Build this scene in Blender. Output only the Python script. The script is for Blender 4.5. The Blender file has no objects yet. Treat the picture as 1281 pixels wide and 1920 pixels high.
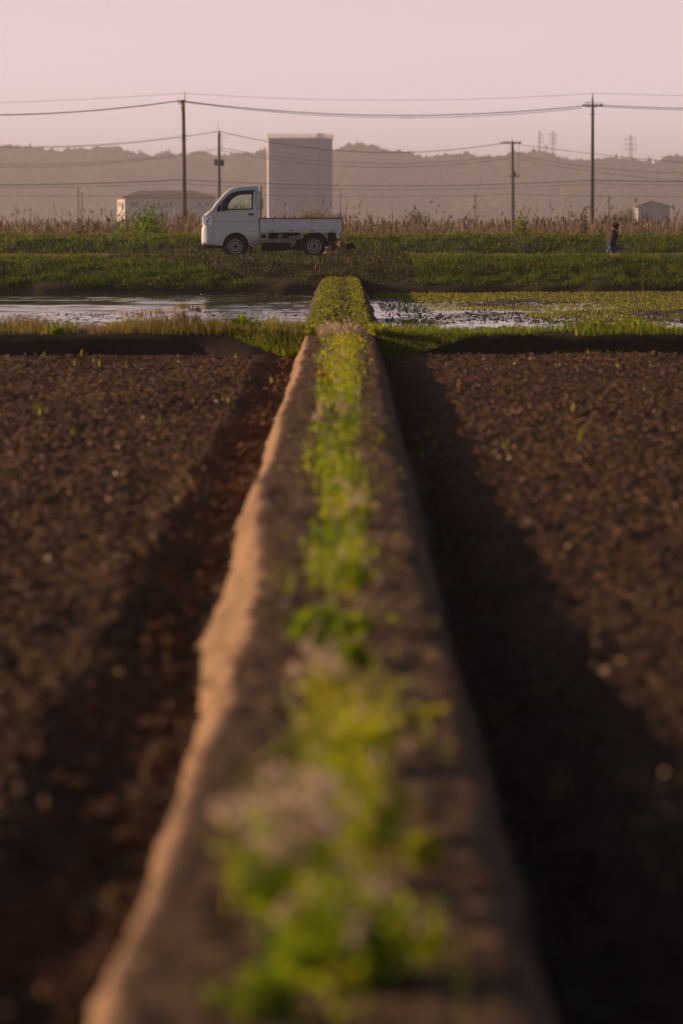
import bpy, bmesh, math, random
import numpy as np
from mathutils import Vector, Matrix
R = math.radians
sc = bpy.context.scene
COL = sc.collection
rng = np.random.default_rng(7)
random.seed(7)

# ------------------------------------------------------------------ camera
EYE = 1.5                      # camera height above the ploughed field (z = 0)
FPX = 7000.0                   # focal length in pixels of the 1281 px wide picture
HOR = 413.0                    # horizon row
cam_d = bpy.data.cameras.new('camera'); cam = bpy.data.objects.new('camera', cam_d); COL.objects.link(cam)
cam_d.sensor_fit = 'HORIZONTAL'; cam_d.sensor_width = 24.7; cam_d.lens = 135.0
cam.location = (0, 0, EYE)
cam.rotation_euler = (R(90) - math.atan((960 - HOR) / FPX), 0, 0)
cam_d.clip_start = 0.5; cam_d.clip_end = 20000
cam_d.dof.use_dof = True; cam_d.dof.focus_distance = 75.0; cam_d.dof.aperture_fstop = 2.8
sc.camera = cam

# ------------------------------------------------------------------ sky and sun
SUN_EL, SUN_AHEAD = R(15.0), R(15)
sun_dir = Vector((-math.cos(SUN_EL) * math.cos(SUN_AHEAD), math.cos(SUN_EL) * math.sin(SUN_AHEAD), math.sin(SUN_EL)))
w = bpy.data.worlds.new('World'); sc.world = w; w.use_nodes = True
nt = w.node_tree; nt.nodes.clear()
out = nt.nodes.new('ShaderNodeOutputWorld'); bg = nt.nodes.new('ShaderNodeBackground')
sky = nt.nodes.new('ShaderNodeTexSky'); sky.sky_type = 'NISHITA'; sky.sun_disc = False
sky.sun_elevation = SUN_EL; sky.sun_rotation = math.atan2(sun_dir.x, sun_dir.y)
sky.dust_density = 4.0; sky.air_density = 1.2
tc = nt.nodes.new('ShaderNodeTexCoord'); sx = nt.nodes.new('ShaderNodeSeparateXYZ')
nt.links.new(tc.outputs['Generated'], sx.inputs[0])
ramp = nt.nodes.new('ShaderNodeValToRGB')
e = ramp.color_ramp.elements
e[0].position = 0.0; e[0].color = (0.95, 0.95, 0.95, 1)
e[1].position = 0.55; e[1].color = (0, 0, 0, 1)
k = e.new(0.10); k.color = (0.78, 0.78, 0.78, 1)
k = e.new(0.24); k.color = (0.16, 0.16, 0.16, 1)
nt.links.new(sx.outputs['Z'], ramp.inputs[0])
pink = nt.nodes.new('ShaderNodeValToRGB')
e = pink.color_ramp.elements
e[0].position = 0.0; e[0].color = (1.31, 1.11, 1.17, 1)
e[1].position = 0.3; e[1].color = (0.36, 0.33, 0.36, 1)
k = e.new(0.07); k.color = (0.96, 0.77, 0.79, 1)
k = e.new(0.16); k.color = (0.80, 0.68, 0.72, 1)
nt.links.new(sx.outputs['Z'], pink.inputs[0])
sc_p = nt.nodes.new('ShaderNodeVectorMath'); sc_p.operation = 'SCALE'; sc_p.inputs['Scale'].default_value = 10.0
nt.links.new(pink.outputs[0], sc_p.inputs[0])
tint = nt.nodes.new('ShaderNodeMix'); tint.data_type = 'RGBA'; tint.blend_type = 'MULTIPLY'; tint.inputs[0].default_value = 1
tint.inputs[7].default_value = (0.22, 0.22, 0.25, 1)
nt.links.new(sky.outputs[0], tint.inputs[6])
mx = nt.nodes.new('ShaderNodeMix'); mx.data_type = 'RGBA'
nt.links.new(ramp.outputs[0], mx.inputs[0]); nt.links.new(tint.outputs[2], mx.inputs[6]); nt.links.new(sc_p.outputs[0], mx.inputs[7])
nt.links.new(mx.outputs[2], bg.inputs[0]); bg.inputs[1].default_value = 0.087
nt.links.new(bg.outputs[0], out.inputs[0])
sl = bpy.data.lights.new('sun', 'SUN'); so = bpy.data.objects.new('sun', sl); COL.objects.link(so)
sl.energy = 5.0; sl.angle = R(0.6); sl.color = (1.0, 0.64, 0.38)
so.rotation_euler = sun_dir.to_track_quat('Z', 'Y').to_euler(); so.location = (-20, 10, 20)

sc.view_settings.view_transform = 'Standard'; sc.view_settings.look = 'None'
sc.view_settings.exposure = 0.28; sc.view_settings.gamma = 1.0; sc.view_settings.use_curve_mapping = False
sc.render.engine = 'CYCLES'
sc.cycles.max_bounces = 6; sc.cycles.volume_bounces = 1; sc.cycles.transparent_max_bounces = 8
sc.cycles.use_denoising = True
sc.cycles.caustics_reflective = False; sc.cycles.caustics_refractive = False

# ------------------------------------------------------------------ helpers
def px(x, d):
    return (x - 640.0) * d / FPX
def pz(y, d):
    return EYE - (y - HOR) * d / FPX

def vnoise(x, y, seed=0):
    xi = np.floor(x).astype(np.int64); yi = np.floor(y).astype(np.int64)
    fx = x - xi; fy = y - yi
    fx = fx * fx * (3 - 2 * fx); fy = fy * fy * (3 - 2 * fy)
    def h(a, b):
        n = (a * 374761393 + b * 668265263 + seed * 1442695041) & 0xffffffff
        n = ((n ^ (n >> 13)) * 1274126177) & 0xffffffff
        n = n ^ (n >> 16)
        return (n & 0xffffff) / float(0xffffff)
    a = h(xi, yi); b = h(xi + 1, yi); c = h(xi, yi + 1); d = h(xi + 1, yi + 1)
    return (a * (1 - fx) + b * fx) * (1 - fy) + (c * (1 - fx) + d * fx) * fy
def fbm(x, y, seed=0, o=4, g=0.5):
    s = 0; a = 1; t = 0
    for i in range(o):
        s = s + a * vnoise(x * 2 ** i, y * 2 ** i, seed + i * 17); t += a; a *= g
    return s / t

def mesh_np(name, V, F, mat, parent=None, tone=None, smooth=False, mats=None, mi=None):
    """F: list of int arrays (n, k)"""
    V = np.asarray(V, dtype=np.float32)
    me = bpy.data.meshes.new(name)
    me.vertices.add(len(V)); me.vertices.foreach_set('co', V.ravel())
    tot = sum(f.shape[0] for f in F)
    loops = np.concatenate([f.ravel() for f in F]).astype(np.int32)
    sizes = np.concatenate([np.full(f.shape[0], f.shape[1], dtype=np.int32) for f in F])
    starts = np.concatenate([[0], np.cumsum(sizes)[:-1]]).astype(np.int32)
    me.loops.add(len(loops)); me.loops.foreach_set('vertex_index', loops)
    me.polygons.add(tot); me.polygons.foreach_set('loop_start', starts)
    if mi is not None: me.polygons.foreach_set('material_index', mi.astype(np.int32))
    me.update(calc_edges=True)
    me.polygons.foreach_set('use_smooth', np.full(tot, smooth, dtype=bool))
    if tone is not None:
        a = me.attributes.new('tone', 'FLOAT', 'POINT'); a.data.foreach_set('value', np.asarray(tone, dtype=np.float32))
    for m in (mats or [mat]): me.materials.append(m)
    o = bpy.data.objects.new(name, me); COL.objects.link(o)
    if parent: o.parent = parent
    return o

def tag(o, label=None, cat=None, group=None, kind=None):
    if label: o['label'] = label
    if cat: o['category'] = cat
    if group: o['group'] = group
    if kind: o['kind'] = kind
    return o
def empty(name, loc, label, cat, group=None, rz=0):
    o = bpy.data.objects.new(name, None); COL.objects.link(o); o.location = loc; o.rotation_euler = (0, 0, rz)
    o.empty_display_size = 0.2
    return tag(o, label, cat, group)
def bobj(name, bm, mat, parent=None, smooth=False):
    bmesh.ops.recalc_face_normals(bm, faces=bm.faces[:])
    me = bpy.data.meshes.new(name); bm.to_mesh(me); bm.free()
    if smooth:
        for p in me.polygons: p.use_smooth = True
    me.materials.append(mat)
    o = bpy.data.objects.new(name, me); COL.objects.link(o)
    if parent: o.parent = parent
    return o
def box(bm, x0, x1, y0, y1, z0, z1):
    v = [bm.verts.new(p) for p in ((x0,y0,z0),(x1,y0,z0),(x1,y1,z0),(x0,y1,z0),(x0,y0,z1),(x1,y0,z1),(x1,y1,z1),(x0,y1,z1))]
    for f in ((0,3,2,1),(4,5,6,7),(0,1,5,4),(1,2,6,5),(2,3,7,6),(3,0,4,7)): bm.faces.new([v[i] for i in f])
def prism(bm, pts, y0, y1):
    a = [bm.verts.new((p[0], y0, p[1])) for p in pts]; b = [bm.verts.new((p[0], y1, p[1])) for p in pts]
    n = len(pts)
    bm.faces.new(a); bm.faces.new(b[::-1])
    for i in range(n): bm.faces.new((a[i], a[(i+1) % n], b[(i+1) % n], b[i]))
def tube(bm, pts, r, n=8, cap=True):
    """r: radius or list"""
    pts = [Vector(p) for p in pts]; rings = []
    for i, p in enumerate(pts):
        t = (pts[min(i+1, len(pts)-1)] - pts[max(i-1, 0)]).normalized()
        a = t.cross(Vector((0, 0, 1)) if abs(t.z) < .9 else Vector((0, 1, 0))).normalized(); b = t.cross(a)
        rr = r[i] if isinstance(r, (list, tuple)) else r
        rings.append([bm.verts.new(p + (a * math.cos(q) + b * math.sin(q)) * rr) for q in [2*math.pi*k/n for k in range(n)]])
    for i in range(len(rings) - 1):
        for k in range(n): bm.faces.new((rings[i][k], rings[i][(k+1) % n], rings[i+1][(k+1) % n], rings[i+1][k]))
    if cap: bm.faces.new(rings[0][::-1]); bm.faces.new(rings[-1])
def lathe_y(bm, prof, c, n=32):
    """prof: (radius, y) closed ring swept about the y axis at c"""
    rings = []
    for r, y in prof:
        rings.append([bm.verts.new((c[0] + r*math.cos(q), c[1] + y, c[2] + r*math.sin(q))) for q in [2*math.pi*k/n for k in range(n)]])
    m = len(rings)
    for i in range(m):
        j = (i + 1) % m
        for k in range(n): bm.faces.new((rings[i][k], rings[i][(k+1) % n], rings[j][(k+1) % n], rings[j][k]))
def bevel(o, wdt, seg=2):
    m = o.modifiers.new('bevel', 'BEVEL'); m.width = wdt; m.segments = seg; m.limit_method = 'ANGLE'; m.angle_limit = R(40)

# ------------------------------------------------------------------ materials
def mat_new(name):
    m = bpy.data.materials.new(name); m.use_nodes = True
    n = m.node_tree; b = n.nodes['Principled BSDF']
    return m, n, b
def simple(name, col, rough=0.6, metal=0.0, nz=0.0, scale=20.0, bump=0.0, spec=0.5):
    m, n, b = mat_new(name)
    b.inputs['Roughness'].default_value = rough; b.inputs['Metallic'].default_value = metal
    b.inputs['Specular IOR Level'].default_value = spec
    if nz > 0 or bump > 0:
        t = n.nodes.new('ShaderNodeTexCoord'); z = n.nodes.new('ShaderNodeTexNoise'); z.inputs['Scale'].default_value = scale
        z.inputs['Detail'].default_value = 5
        n.links.new(t.outputs['Object'], z.inputs['Vector'])
        r = n.nodes.new('ShaderNodeValToRGB')
        r.color_ramp.elements[0].position = .3; r.color_ramp.elements[1].position = .7
        r.color_ramp.elements[0].color = tuple(c * (1 - nz) for c in col) + (1,)
        r.color_ramp.elements[1].color = tuple(min(1, c * (1 + nz)) for c in col) + (1,)
        n.links.new(z.outputs['Fac'], r.inputs[0]); n.links.new(r.outputs[0], b.inputs['Base Color'])
        if bump > 0:
            bp = n.nodes.new('ShaderNodeBump'); bp.inputs['Distance'].default_value = bump
            n.links.new(z.outputs['Fac'], bp.inputs['Height']); n.links.new(bp.outputs[0], b.inputs['Normal'])
    else:
        b.inputs['Base Color'].default_value = tuple(col) + (1,)
    return m
def foliage(name, cols, trans=0.45, rough=0.6, spec=0.25, tcol=1.5):
    """colour ramp over the per-leaf 'tone' attribute"""
    m, n, b = mat_new(name)
    a = n.nodes.new('ShaderNodeAttribute'); a.attribute_name = 'tone'
    r = n.nodes.new('ShaderNodeValToRGB')
    el = r.color_ramp.elements
    for i, c in enumerate(cols):
        p = i / (len(cols) - 1)
        if i == 0: q = el[0]; q.position = 0
        elif i == len(cols) - 1: q = el[-1]; q.position = 1
        else: q = el.new(p)
        q.color = tuple(c) + (1,)
    n.links.new(a.outputs['Fac'], r.inputs[0]); n.links.new(r.outputs[0], b.inputs['Base Color'])
    b.inputs['Roughness'].default_value = rough; b.inputs['Specular IOR Level'].default_value = spec
    t = n.nodes.new('ShaderNodeBsdfTranslucent'); g = n.nodes.new('ShaderNodeMix'); g.data_type = 'RGBA'; g.blend_type = 'MULTIPLY'
    g.inputs[0].default_value = 1; g.inputs[7].default_value = (tcol, tcol, tcol * .45, 1)
    n.links.new(r.outputs[0], g.inputs[6]); n.links.new(g.outputs[2], t.inputs[0])
    mixs = n.nodes.new('ShaderNodeMixShader'); mixs.inputs[0].default_value = trans
    n.links.new(b.outputs[0], mixs.inputs[1]); n.links.new(t.outputs[0], mixs.inputs[2])
    n.links.new(mixs.outputs[0], n.nodes['Material Output'].inputs[0])
    return m
def soil(name, c1, c2, s1=3.0, s2=40.0, rough=0.85, bump=0.006, spec=0.3, dry=None, near_shade=False):  # dry: pale tint for dried clay plus painted sunlight
    m, n, b = mat_new(name)
    t = n.nodes.new('ShaderNodeTexCoord')
    z1 = n.nodes.new('ShaderNodeTexNoise'); z1.inputs['Scale'].default_value = s1; z1.inputs['Detail'].default_value = 6; z1.inputs['Roughness'].default_value = .65
    z2 = n.nodes.new('ShaderNodeTexNoise'); z2.inputs['Scale'].default_value = s2; z2.inputs['Detail'].default_value = 6; z2.inputs['Roughness'].default_value = .7
    n.links.new(t.outputs['Object'], z1.inputs['Vector']); n.links.new(t.outputs['Object'], z2.inputs['Vector'])
    ad = n.nodes.new('ShaderNodeMath'); ad.operation = 'ADD'; n.links.new(z1.outputs['Fac'], ad.inputs[0]); n.links.new(z2.outputs['Fac'], ad.inputs[1])
    r = n.nodes.new('ShaderNodeMapRange'); r.inputs['From Min'].default_value = .75; r.inputs['From Max'].default_value = 1.25
    n.links.new(ad.outputs[0], r.inputs[0])
    mixc = n.nodes.new('ShaderNodeMix'); mixc.data_type = 'RGBA'
    mixc.inputs[6].default_value = tuple(c1) + (1,); mixc.inputs[7].default_value = tuple(c2) + (1,)
    n.links.new(r.outputs[0], mixc.inputs[0]); n.links.new(mixc.outputs[2], b.inputs['Base Color'])
    if near_shade:     # foreground shading painted into the soil colour, darker towards the near end in ragged patches
        sp = n.nodes.new('ShaderNodeSeparateXYZ'); n.links.new(t.outputs['Object'], sp.inputs[0])
        zw = n.nodes.new('ShaderNodeTexNoise'); zw.inputs['Scale'].default_value = .9; zw.inputs['Detail'].default_value = 4; n.links.new(t.outputs['Object'], zw.inputs['Vector'])
        ma = n.nodes.new('ShaderNodeMath'); ma.operation = 'MULTIPLY_ADD'; ma.inputs[1].default_value = 9.0; n.links.new(zw.outputs['Fac'], ma.inputs[0]); n.links.new(sp.outputs['Y'], ma.inputs[2])
        mr_ = n.nodes.new('ShaderNodeMapRange'); mr_.inputs['From Min'].default_value = 9; mr_.inputs['From Max'].default_value = 24; mr_.inputs['To Min'].default_value = .75; mr_.inputs['To Max'].default_value = 0; n.links.new(ma.outputs[0], mr_.inputs[0])
        mw = n.nodes.new('ShaderNodeMix'); mw.data_type = 'RGBA'; mw.inputs[7].default_value = (.013, .010, .008, 1)
        n.links.new(mr_.outputs[0], mw.inputs[0]); n.links.new(mixc.outputs[2], mw.inputs[6]); n.links.new(mw.outputs[2], b.inputs['Base Color'])
    if dry:      # dried clay plus sunlight painted in as paler colour, by the 'tone' attribute
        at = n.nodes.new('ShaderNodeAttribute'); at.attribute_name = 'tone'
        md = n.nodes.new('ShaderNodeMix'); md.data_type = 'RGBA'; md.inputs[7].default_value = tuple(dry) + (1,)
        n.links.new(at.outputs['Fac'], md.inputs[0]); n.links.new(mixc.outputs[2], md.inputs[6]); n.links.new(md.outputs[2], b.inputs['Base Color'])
    b.inputs['Roughness'].default_value = rough; b.inputs['Specular IOR Level'].default_value = spec
    bp = n.nodes.new('ShaderNodeBump'); bp.inputs['Distance'].default_value = bump; bp.inputs['Strength'].default_value = 0.8
    n.links.new(z2.outputs['Fac'], bp.inputs['Height']); n.links.new(bp.outputs[0], b.inputs['Normal'])
    return m

M = {}
M['field'] = soil('ploughed_soil', (0.038, 0.022, 0.011), (0.175, 0.098, 0.053), 0.6, 18, near_shade=True)
M['clod'] = soil('clod_soil', (0.06, 0.030, 0.015), (0.24, 0.125, 0.066), 2.5, 30, near_shade=True)
M['bund'] = soil('dried_mud', (0.074, 0.047, 0.031), (0.160, 0.102, 0.068), 1.6, 25, bump=0.008, dry=(.33, .215, .128))  # the pale tint carries sunlight painted on the left face
M['wetmud'] = soil('dark_plastered_mud', (0.020, 0.013, 0.008), (0.042, 0.028, 0.017), 1.5, 12, rough=.8, bump=.02)
M['bank'] = soil('bank_earth', (0.045, 0.036, 0.018), (0.085, 0.066, 0.034), .8, 10)
M['far'] = soil('far_ground', (0.10, 0.085, 0.05), (0.14, 0.12, 0.07), .02, .3)
M['paddymud'] = soil('paddy_mud', (0.040, 0.028, 0.017), (0.085, 0.058, 0.036), 1.2, 15, rough=.5, bump=.01)
M['grass'] = foliage('bank_grass', [(0.030, 0.060, 0.007), (0.060, 0.105, 0.010), (0.12, 0.17, 0.014), (0.22, 0.19, 0.05)], trans=.45)
M['grass_bright'] = foliage('bright_grass', [(0.06, 0.10, 0.010), (0.12, 0.18, 0.014), (0.21, 0.25, 0.02), (0.30, 0.26, 0.06)], trans=.55)
M['dry'] = foliage('dry_grass', [(0.16, 0.10, 0.05), (0.26, 0.18, 0.09), (0.38, 0.28, 0.15), (0.12, 0.14, 0.03)], trans=.4, tcol=1.1)
M['cut'] = foliage('cut_grass', [(0.030, 0.040, 0.010), (0.065, 0.070, 0.020), (0.12, 0.105, 0.045), (0.24, 0.19, 0.11)], trans=.2, tcol=1)
M['reed'] = foliage('reed', [(0.14, 0.095, 0.065), (0.22, 0.16, 0.115), (0.32, 0.24, 0.175), (0.16, 0.15, 0.07)], trans=.15, tcol=1.0)
M['weed'] = foliage('weed_leaf', [(0.06, 0.11, 0.008), (0.13, 0.20, 0.010), (0.24, 0.30, 0.014), (0.29, 0.26, 0.04)], trans=.62, tcol=2.0)
M['flower'] = foliage('pale_pink_petal', [(0.58, 0.38, 0.55), (0.72, 0.55, 0.72), (0.80, 0.70, 0.82)], trans=.5, tcol=1.0)
M['yflower'] = foliage('yellow_petal', [(0.65, 0.38, 0.02), (0.75, 0.50, 0.03)], trans=.35, tcol=1.0)
M['straw'] = foliage('straw_bits', [(0.10, 0.06, 0.035), (0.17, 0.11, 0.07), (0.22, 0.15, 0.09), (0.32, 0.23, 0.15)], trans=.1, tcol=1, rough=.5, spec=.4)
M['bush'] = foliage('bush_leaf', [(0.07, 0.12, 0.016), (0.12, 0.19, 0.02), (0.20, 0.26, 0.03)], trans=.55)
M['palebush'] = foliage('pale_leaf', [(0.13, 0.14, 0.05), (0.20, 0.19, 0.07), (0.26, 0.23, 0.10)], trans=.35)
M['darkbush'] = foliage('dark_leaf', [(0.05, 0.05, 0.02), (0.08, 0.07, 0.03), (0.11, 0.10, 0.04)], trans=.3)
M['forest'] = foliage('forest_leaf', [(0.028, 0.036, 0.018), (0.040, 0.050, 0.022), (0.055, 0.064, 0.028), (0.11, 0.105, 0.045)], trans=.05, tcol=1, spec=.05, rough=.9)
M['bark'] = simple('bark', (0.09, 0.06, 0.04), .9, nz=.3)
M['white'] = simple('white_paint', (0.64, 0.71, 0.75), .28, nz=.05, scale=3, spec=.5)
M['blackp'] = simple('black_plastic', (0.018, 0.016, 0.016), .5)
M['rubber'] = simple('tyre_rubber', (0.028, 0.024, 0.021), .85, nz=.3, scale=30)
M['steel'] = simple('wheel_steel', (0.42, 0.42, 0.44), .4, .3, nz=.1)
M['chassis'] = simple('chassis_grey', (0.20, 0.19, 0.18), .6, nz=.35, scale=12)
M['under'] = simple('underbody', (0.03, 0.025, 0.02), .8, nz=.3)
M['rail'] = simple('rail_brown', (0.07, 0.025, 0.018), .5)
M['lamp'] = simple('headlamp_chrome', (0.30, 0.33, 0.42), .15, .6)
M['amber'] = simple('amber_lens', (0.55, 0.16, 0.02), .25)
M['red'] = simple('red_lens', (0.35, 0.02, 0.015), .25)
M['seat'] = simple('seat_fabric', (0.05, 0.045, 0.04), .9)
M['pole'] = simple('pole_concrete', (0.09, 0.080, 0.062), .8, nz=.2, scale=2)
M['iron'] = simple('pole_fittings', (0.035, 0.036, 0.03), .6)
M['wire'] = simple('wire', (0.06, 0.055, 0.045), .6)
M['pylon'] = simple('galvanised_steel', (0.22, 0.21, 0.18), .6)
M['concrete'] = simple('tower_concrete', (0.56, 0.57, 0.62), .85, nz=.08, scale=.25)
M['railing'] = simple('tower_railing', (0.75, 0.66, 0.62), .7)
M['wall'] = simple('painted_wall', (0.62, 0.60, 0.60), .8, nz=.05, scale=.4)
M['roof'] = simple('brown_roof', (0.22, 0.16, 0.14), .8, nz=.1, scale=1)
M['pane'] = simple('dark_window', (0.06, 0.06, 0.07), .2)
M['barn'] = simple('sheet_metal', (0.36, 0.37, 0.40), .6, nz=.1, scale=1)
M['wood'] = simple('weathered_wood', (0.05, 0.032, 0.022), .8, nz=.4)
M['brick'] = simple('red_brick', (0.30, 0.09, 0.06), .8, nz=.2)
M['skin'] = simple('skin', (0.42, 0.24, 0.17), .6)
M['hair'] = simple('dark_hair', (0.016, 0.010, 0.008), .95, nz=.4, scale=60, bump=.01, spec=.08)
M['jacket'] = simple('dark_jacket', (0.012, 0.008, 0.008), .8, nz=.2)
M['jeans'] = simple('blue_jeans', (0.045, 0.07, 0.12), .85, nz=.3)
M['blue'] = simple('bright_blue_cloth', (0.03, 0.16, 0.50), .7)
M['tan'] = simple('tan_cloth', (0.70, 0.46, 0.26), .85, nz=.15)
M['brownc'] = simple('brown_cloth', (0.20, 0.12, 0.075), .85, nz=.2)
M['greyc'] = simple('dark_grey_cloth', (0.045, 0.038, 0.032), .85, nz=.2)
g, n, b = mat_new('window_glass')
b.inputs['Base Color'].default_value = (0.74, 0.92, 0.82, 1); b.inputs['Transmission Weight'].default_value = 1.0
b.inputs['Roughness'].default_value = 0.0; b.inputs['IOR'].default_value = 1.02; b.inputs['Specular IOR Level'].default_value = .5
M['glass'] = g
# water: dark, nearly mirror at this grazing view, ruffled in patches
g, n, b = mat_new('paddy_water')
b.inputs['Base Color'].default_value = (0.030, 0.024, 0.016, 1); b.inputs['IOR'].default_value = 1.33
t = n.nodes.new('ShaderNodeTexCoord')
b.inputs['Roughness'].default_value = .05
M['water'] = g

# ------------------------------------------------------------------ terrain
def grid_faces(nr, nc):
    i = np.arange(nr - 1)[:, None] * nc + np.arange(nc - 1)[None, :]
    i = i.ravel()
    return np.stack([i, i + 1, i + nc + 1, i + nc], 1)

def sheet(name, x0, x1, y0, y1, z, mat):
    V = np.array([[x0, y0, z], [x1, y0, z], [x1, y1, z], [x0, y1, z]])
    return mesh_np(name, V, [np.array([[0, 1, 2, 3]])], mat)

gr = sheet('ground', -5200, 5200, -300, 6800, -0.45, M['far']); tag(gr, kind='structure')

# ploughed field: a height field of clods, fine where it is seen
def field_z(X, Y):
    bump = fbm(X * 9, Y * 7, 3, 3, .6)
    ridg = 1 - np.abs(2 * fbm(X * 15, Y * 12, 9, 3, .6) - 1) * 1.6
    big = fbm(X * 1.1, Y * .8, 21, 3)
    z = (bump - .5) * .040 + (ridg - .5) * .018 + (big - .5) * .045 + (fbm(X * 34, Y * 26, 13, 2) - .5) * .018 + (fbm(X * 3.2, Y * .5, 15, 2) - .5) * .030
    z += np.where(X < 0, .072, .10) * np.clip((np.abs(X + .03) - .53 + .24 * (fbm(Y * .9, X * 0, 23, 3) - .5)) / .26, 0, 1) - .01    # ploughed level lies above the drains at the foot of the bund
    z += .012 * np.exp(-((X + .84) / .09) ** 2)      # crumbled lip of the drain
    near = np.clip((40.4 - Y) / 1.2, 0, 1)
    return z * (.35 + .65 * near)
ys = [-8.0]
while ys[-1] < 4.5: ys.append(ys[-1] + .25)
while ys[-1] < 41.4: ys.append(ys[-1] + .012 + .00045 * ys[-1])
ys = np.array(ys)
half = np.concatenate([np.linspace(0, 1, 200), 1 + np.geomspace(.02, 9, 30)])
s = np.concatenate([-half[:0:-1], half])
Y = np.repeat(ys[:, None], len(s), 1)
X = s[None, :] * (np.clip(Y, 4, 99) * .108 + .55)
Z = field_z(X, Y)
fo = mesh_np('ploughed_field', np.stack([X, Y, Z], 2).reshape(-1, 3), [grid_faces(len(ys), len(s))], M['field'], smooth=False)
tag(fo, kind='structure')

# long mud bund the camera looks along
LT = np.array([[-3, -.36], [5.9, -.375], [8.05, -.345], [8.7, -.32], [9.4, -.30], [10.5, -.294], [11.7, -.278], [12.7, -.272], [13.5, -.288], [15.5, -.355], [18.2, -.395], [21, -.37], [24.8, -.385], [30, -.36], [38.5, -.36], [42, -.40]])
LB = np.array([[-3, -.56], [5.9, -.53], [8.05, -.475], [9, -.475], [11.7, -.50], [12.6, -.58], [13.5, -.60], [16, -.53], [18.2, -.57], [22, -.53], [24.8, -.56], [42, -.55]])
RT = np.array([[-3, .30], [5.9, .305], [10.5, .306], [13.5, .29], [16, .29], [21, .285], [26, .30], [31.6, .33], [42, .34]])
RB = np.array([[-3, .44], [5.9, .46], [10, .44], [15.5, .44], [18, .47], [21, .52], [25, .47], [31, .47], [42, .50]])
def bund_top_z(X, Y):
    return .25 + (fbm(X * 1.5, Y * .8, 5, 2) - .5) * .016 + (fbm(X * 2.2, Y * 7, 6, 3) - .5) * .030 - .02 * np.exp(-((X + .02) / .1) ** 2)
yb = [-3.0]
while yb[-1] < 41.6: yb.append(yb[-1] + .02 + .0006 * max(0, yb[-1]))
yb = np.array(yb); nb = len(yb)
lt = np.interp(yb, LT[:, 0], LT[:, 1]) + (fbm(yb * 1.4, yb * 0, 31, 4) - .5) * .05
lb = np.interp(yb, LB[:, 0], LB[:, 1]) + (fbm(yb * 2.5, yb * 0, 33, 4) - .5) * .06
rt = np.interp(yb, RT[:, 0], RT[:, 1]) + (fbm(yb * 1.6, yb * 0, 35, 4) - .5) * .05
rb = np.interp(yb, RB[:, 0], RB[:, 1]) + (fbm(yb * 2.2, yb * 0, 37, 4) - .5) * .07
cols = []
u = np.linspace(0, 1, 16)
for q in u:                     # left face, bottom to top
    cols.append((lb + (lt - lb) * q ** .9, -.12 + (.37 + 0 * yb) * q, 1.0))
for q in np.linspace(0, 1, 46)[1:-1]:
    cols.append((lt + (rt - lt) * q, .25 + 0 * yb, 0.0))
for q in u:
    cols.append((rt + (rb - rt) * q ** 1.1, .25 - (.37 + 0 * yb) * q, 1.0))
BX = np.stack([c[0] for c in cols], 1); BZ = np.stack([c[1] for c in cols], 1)
side = np.array([c[2] for c in cols])[None, :]
BY = np.repeat(yb[:, None], BX.shape[1], 1)
tz = bund_top_z(BX, BY) - .25
edge = np.minimum(np.abs(BX - lt[:, None]), np.abs(BX - rt[:, None]))
BZ = BZ + np.where(side > 0, tz * np.clip((BZ + .12) / .37, 0, 1), tz) - np.where(side == 0, .0, .0)
BZ = BZ - .008 * np.exp(-(edge / .018) ** 2)
BZ = BZ + (fbm(BX * 22, BY * 16, 41, 4, .6) - .5) * np.where(side > 0, .014, .022)
BX = BX + side * ((fbm(BY * 6.3, BZ * 22, 43, 5, .7) - .5) * .05 + (fbm(BY * 3.1, BZ * 6, 44, 2) - .5) * .025 * np.clip(1 - (BZ - .1) / .15, 0, 1))
# cracks and slumps across the top
cr = np.clip(1 - np.abs(fbm(BX * 1.6, BY * 3.4, 47, 3) - .5) * 30, 0, 1)
BZ = BZ - cr * (1 - side) * .014
dry_lit = np.clip((lt[:, None] + .012 - BX + .05 * (fbm(BX * 9, BY * 4, 45, 3) - .5)) / .035, 0, 1) + np.clip((BX - .20) / .12, 0, 1) * .18 * (side < 1)  # left face and right rim paler, sunlight painted into the dried clay
dry_lit = np.clip(dry_lit * np.clip(2.6 * fbm(BX * 12, BY * 9 + BZ * 20, 46, 4, .7) - .55, .1, 1), 0, 1)
bo = mesh_np('earth_bund', np.stack([BX, BY, BZ], 2).reshape(-1, 3), [grid_faces(*BX.shape)], M['bund'], smooth=True, tone=dry_lit.ravel())
tag(bo, kind='structure')

# cross bund at the end of the field
xs = np.concatenate([-np.geomspace(45, 8, 30), np.linspace(-7.8, 7.8, 620), np.geomspace(8, 45, 30)])
prof = [(-.55, -.10), (-.50, -.02), (-.47, .04), (-.44, .10), (-.42, .15), (-.39, .20), (-.33, .235), (-.22, .25), (0, .255), (.3, .26), (.7, .255), (1.1, .25), (1.4, .22), (1.7, .1), (1.95, -.06), (2.05, -.16)]
CX = np.repeat(xs[:, None], len(prof), 1); CY = np.array([p[0] for p in prof])[None, :] + 41.35 + 0 * CX
CZ = np.array([p[1] for p in prof])[None, :] + 0 * CX
CZ[:, 1:-1] += (fbm(CX[:, 1:-1] * 1.1, CY[:, 1:-1] * .5, 51, 3) - .5) * .05 + (fbm(CX[:, 1:-1] * 9, CY[:, 1:-1] * 9, 53, 3) - .5) * .012
m_r = np.clip((1.9 - CX) / .9, 0, 1) * (CX > 0) + np.clip((CX + 1.7) / .7, 0, 1) * (CX < 0)
CY[:, :7] -= (m_r * .45)[:, :7] * (1 - np.linspace(0, 1, 7))[None, :]
CY[:, :8] += ((fbm(CX * .9, CX * 0, 57, 3) - .5) * .16)[:, :8]
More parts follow.
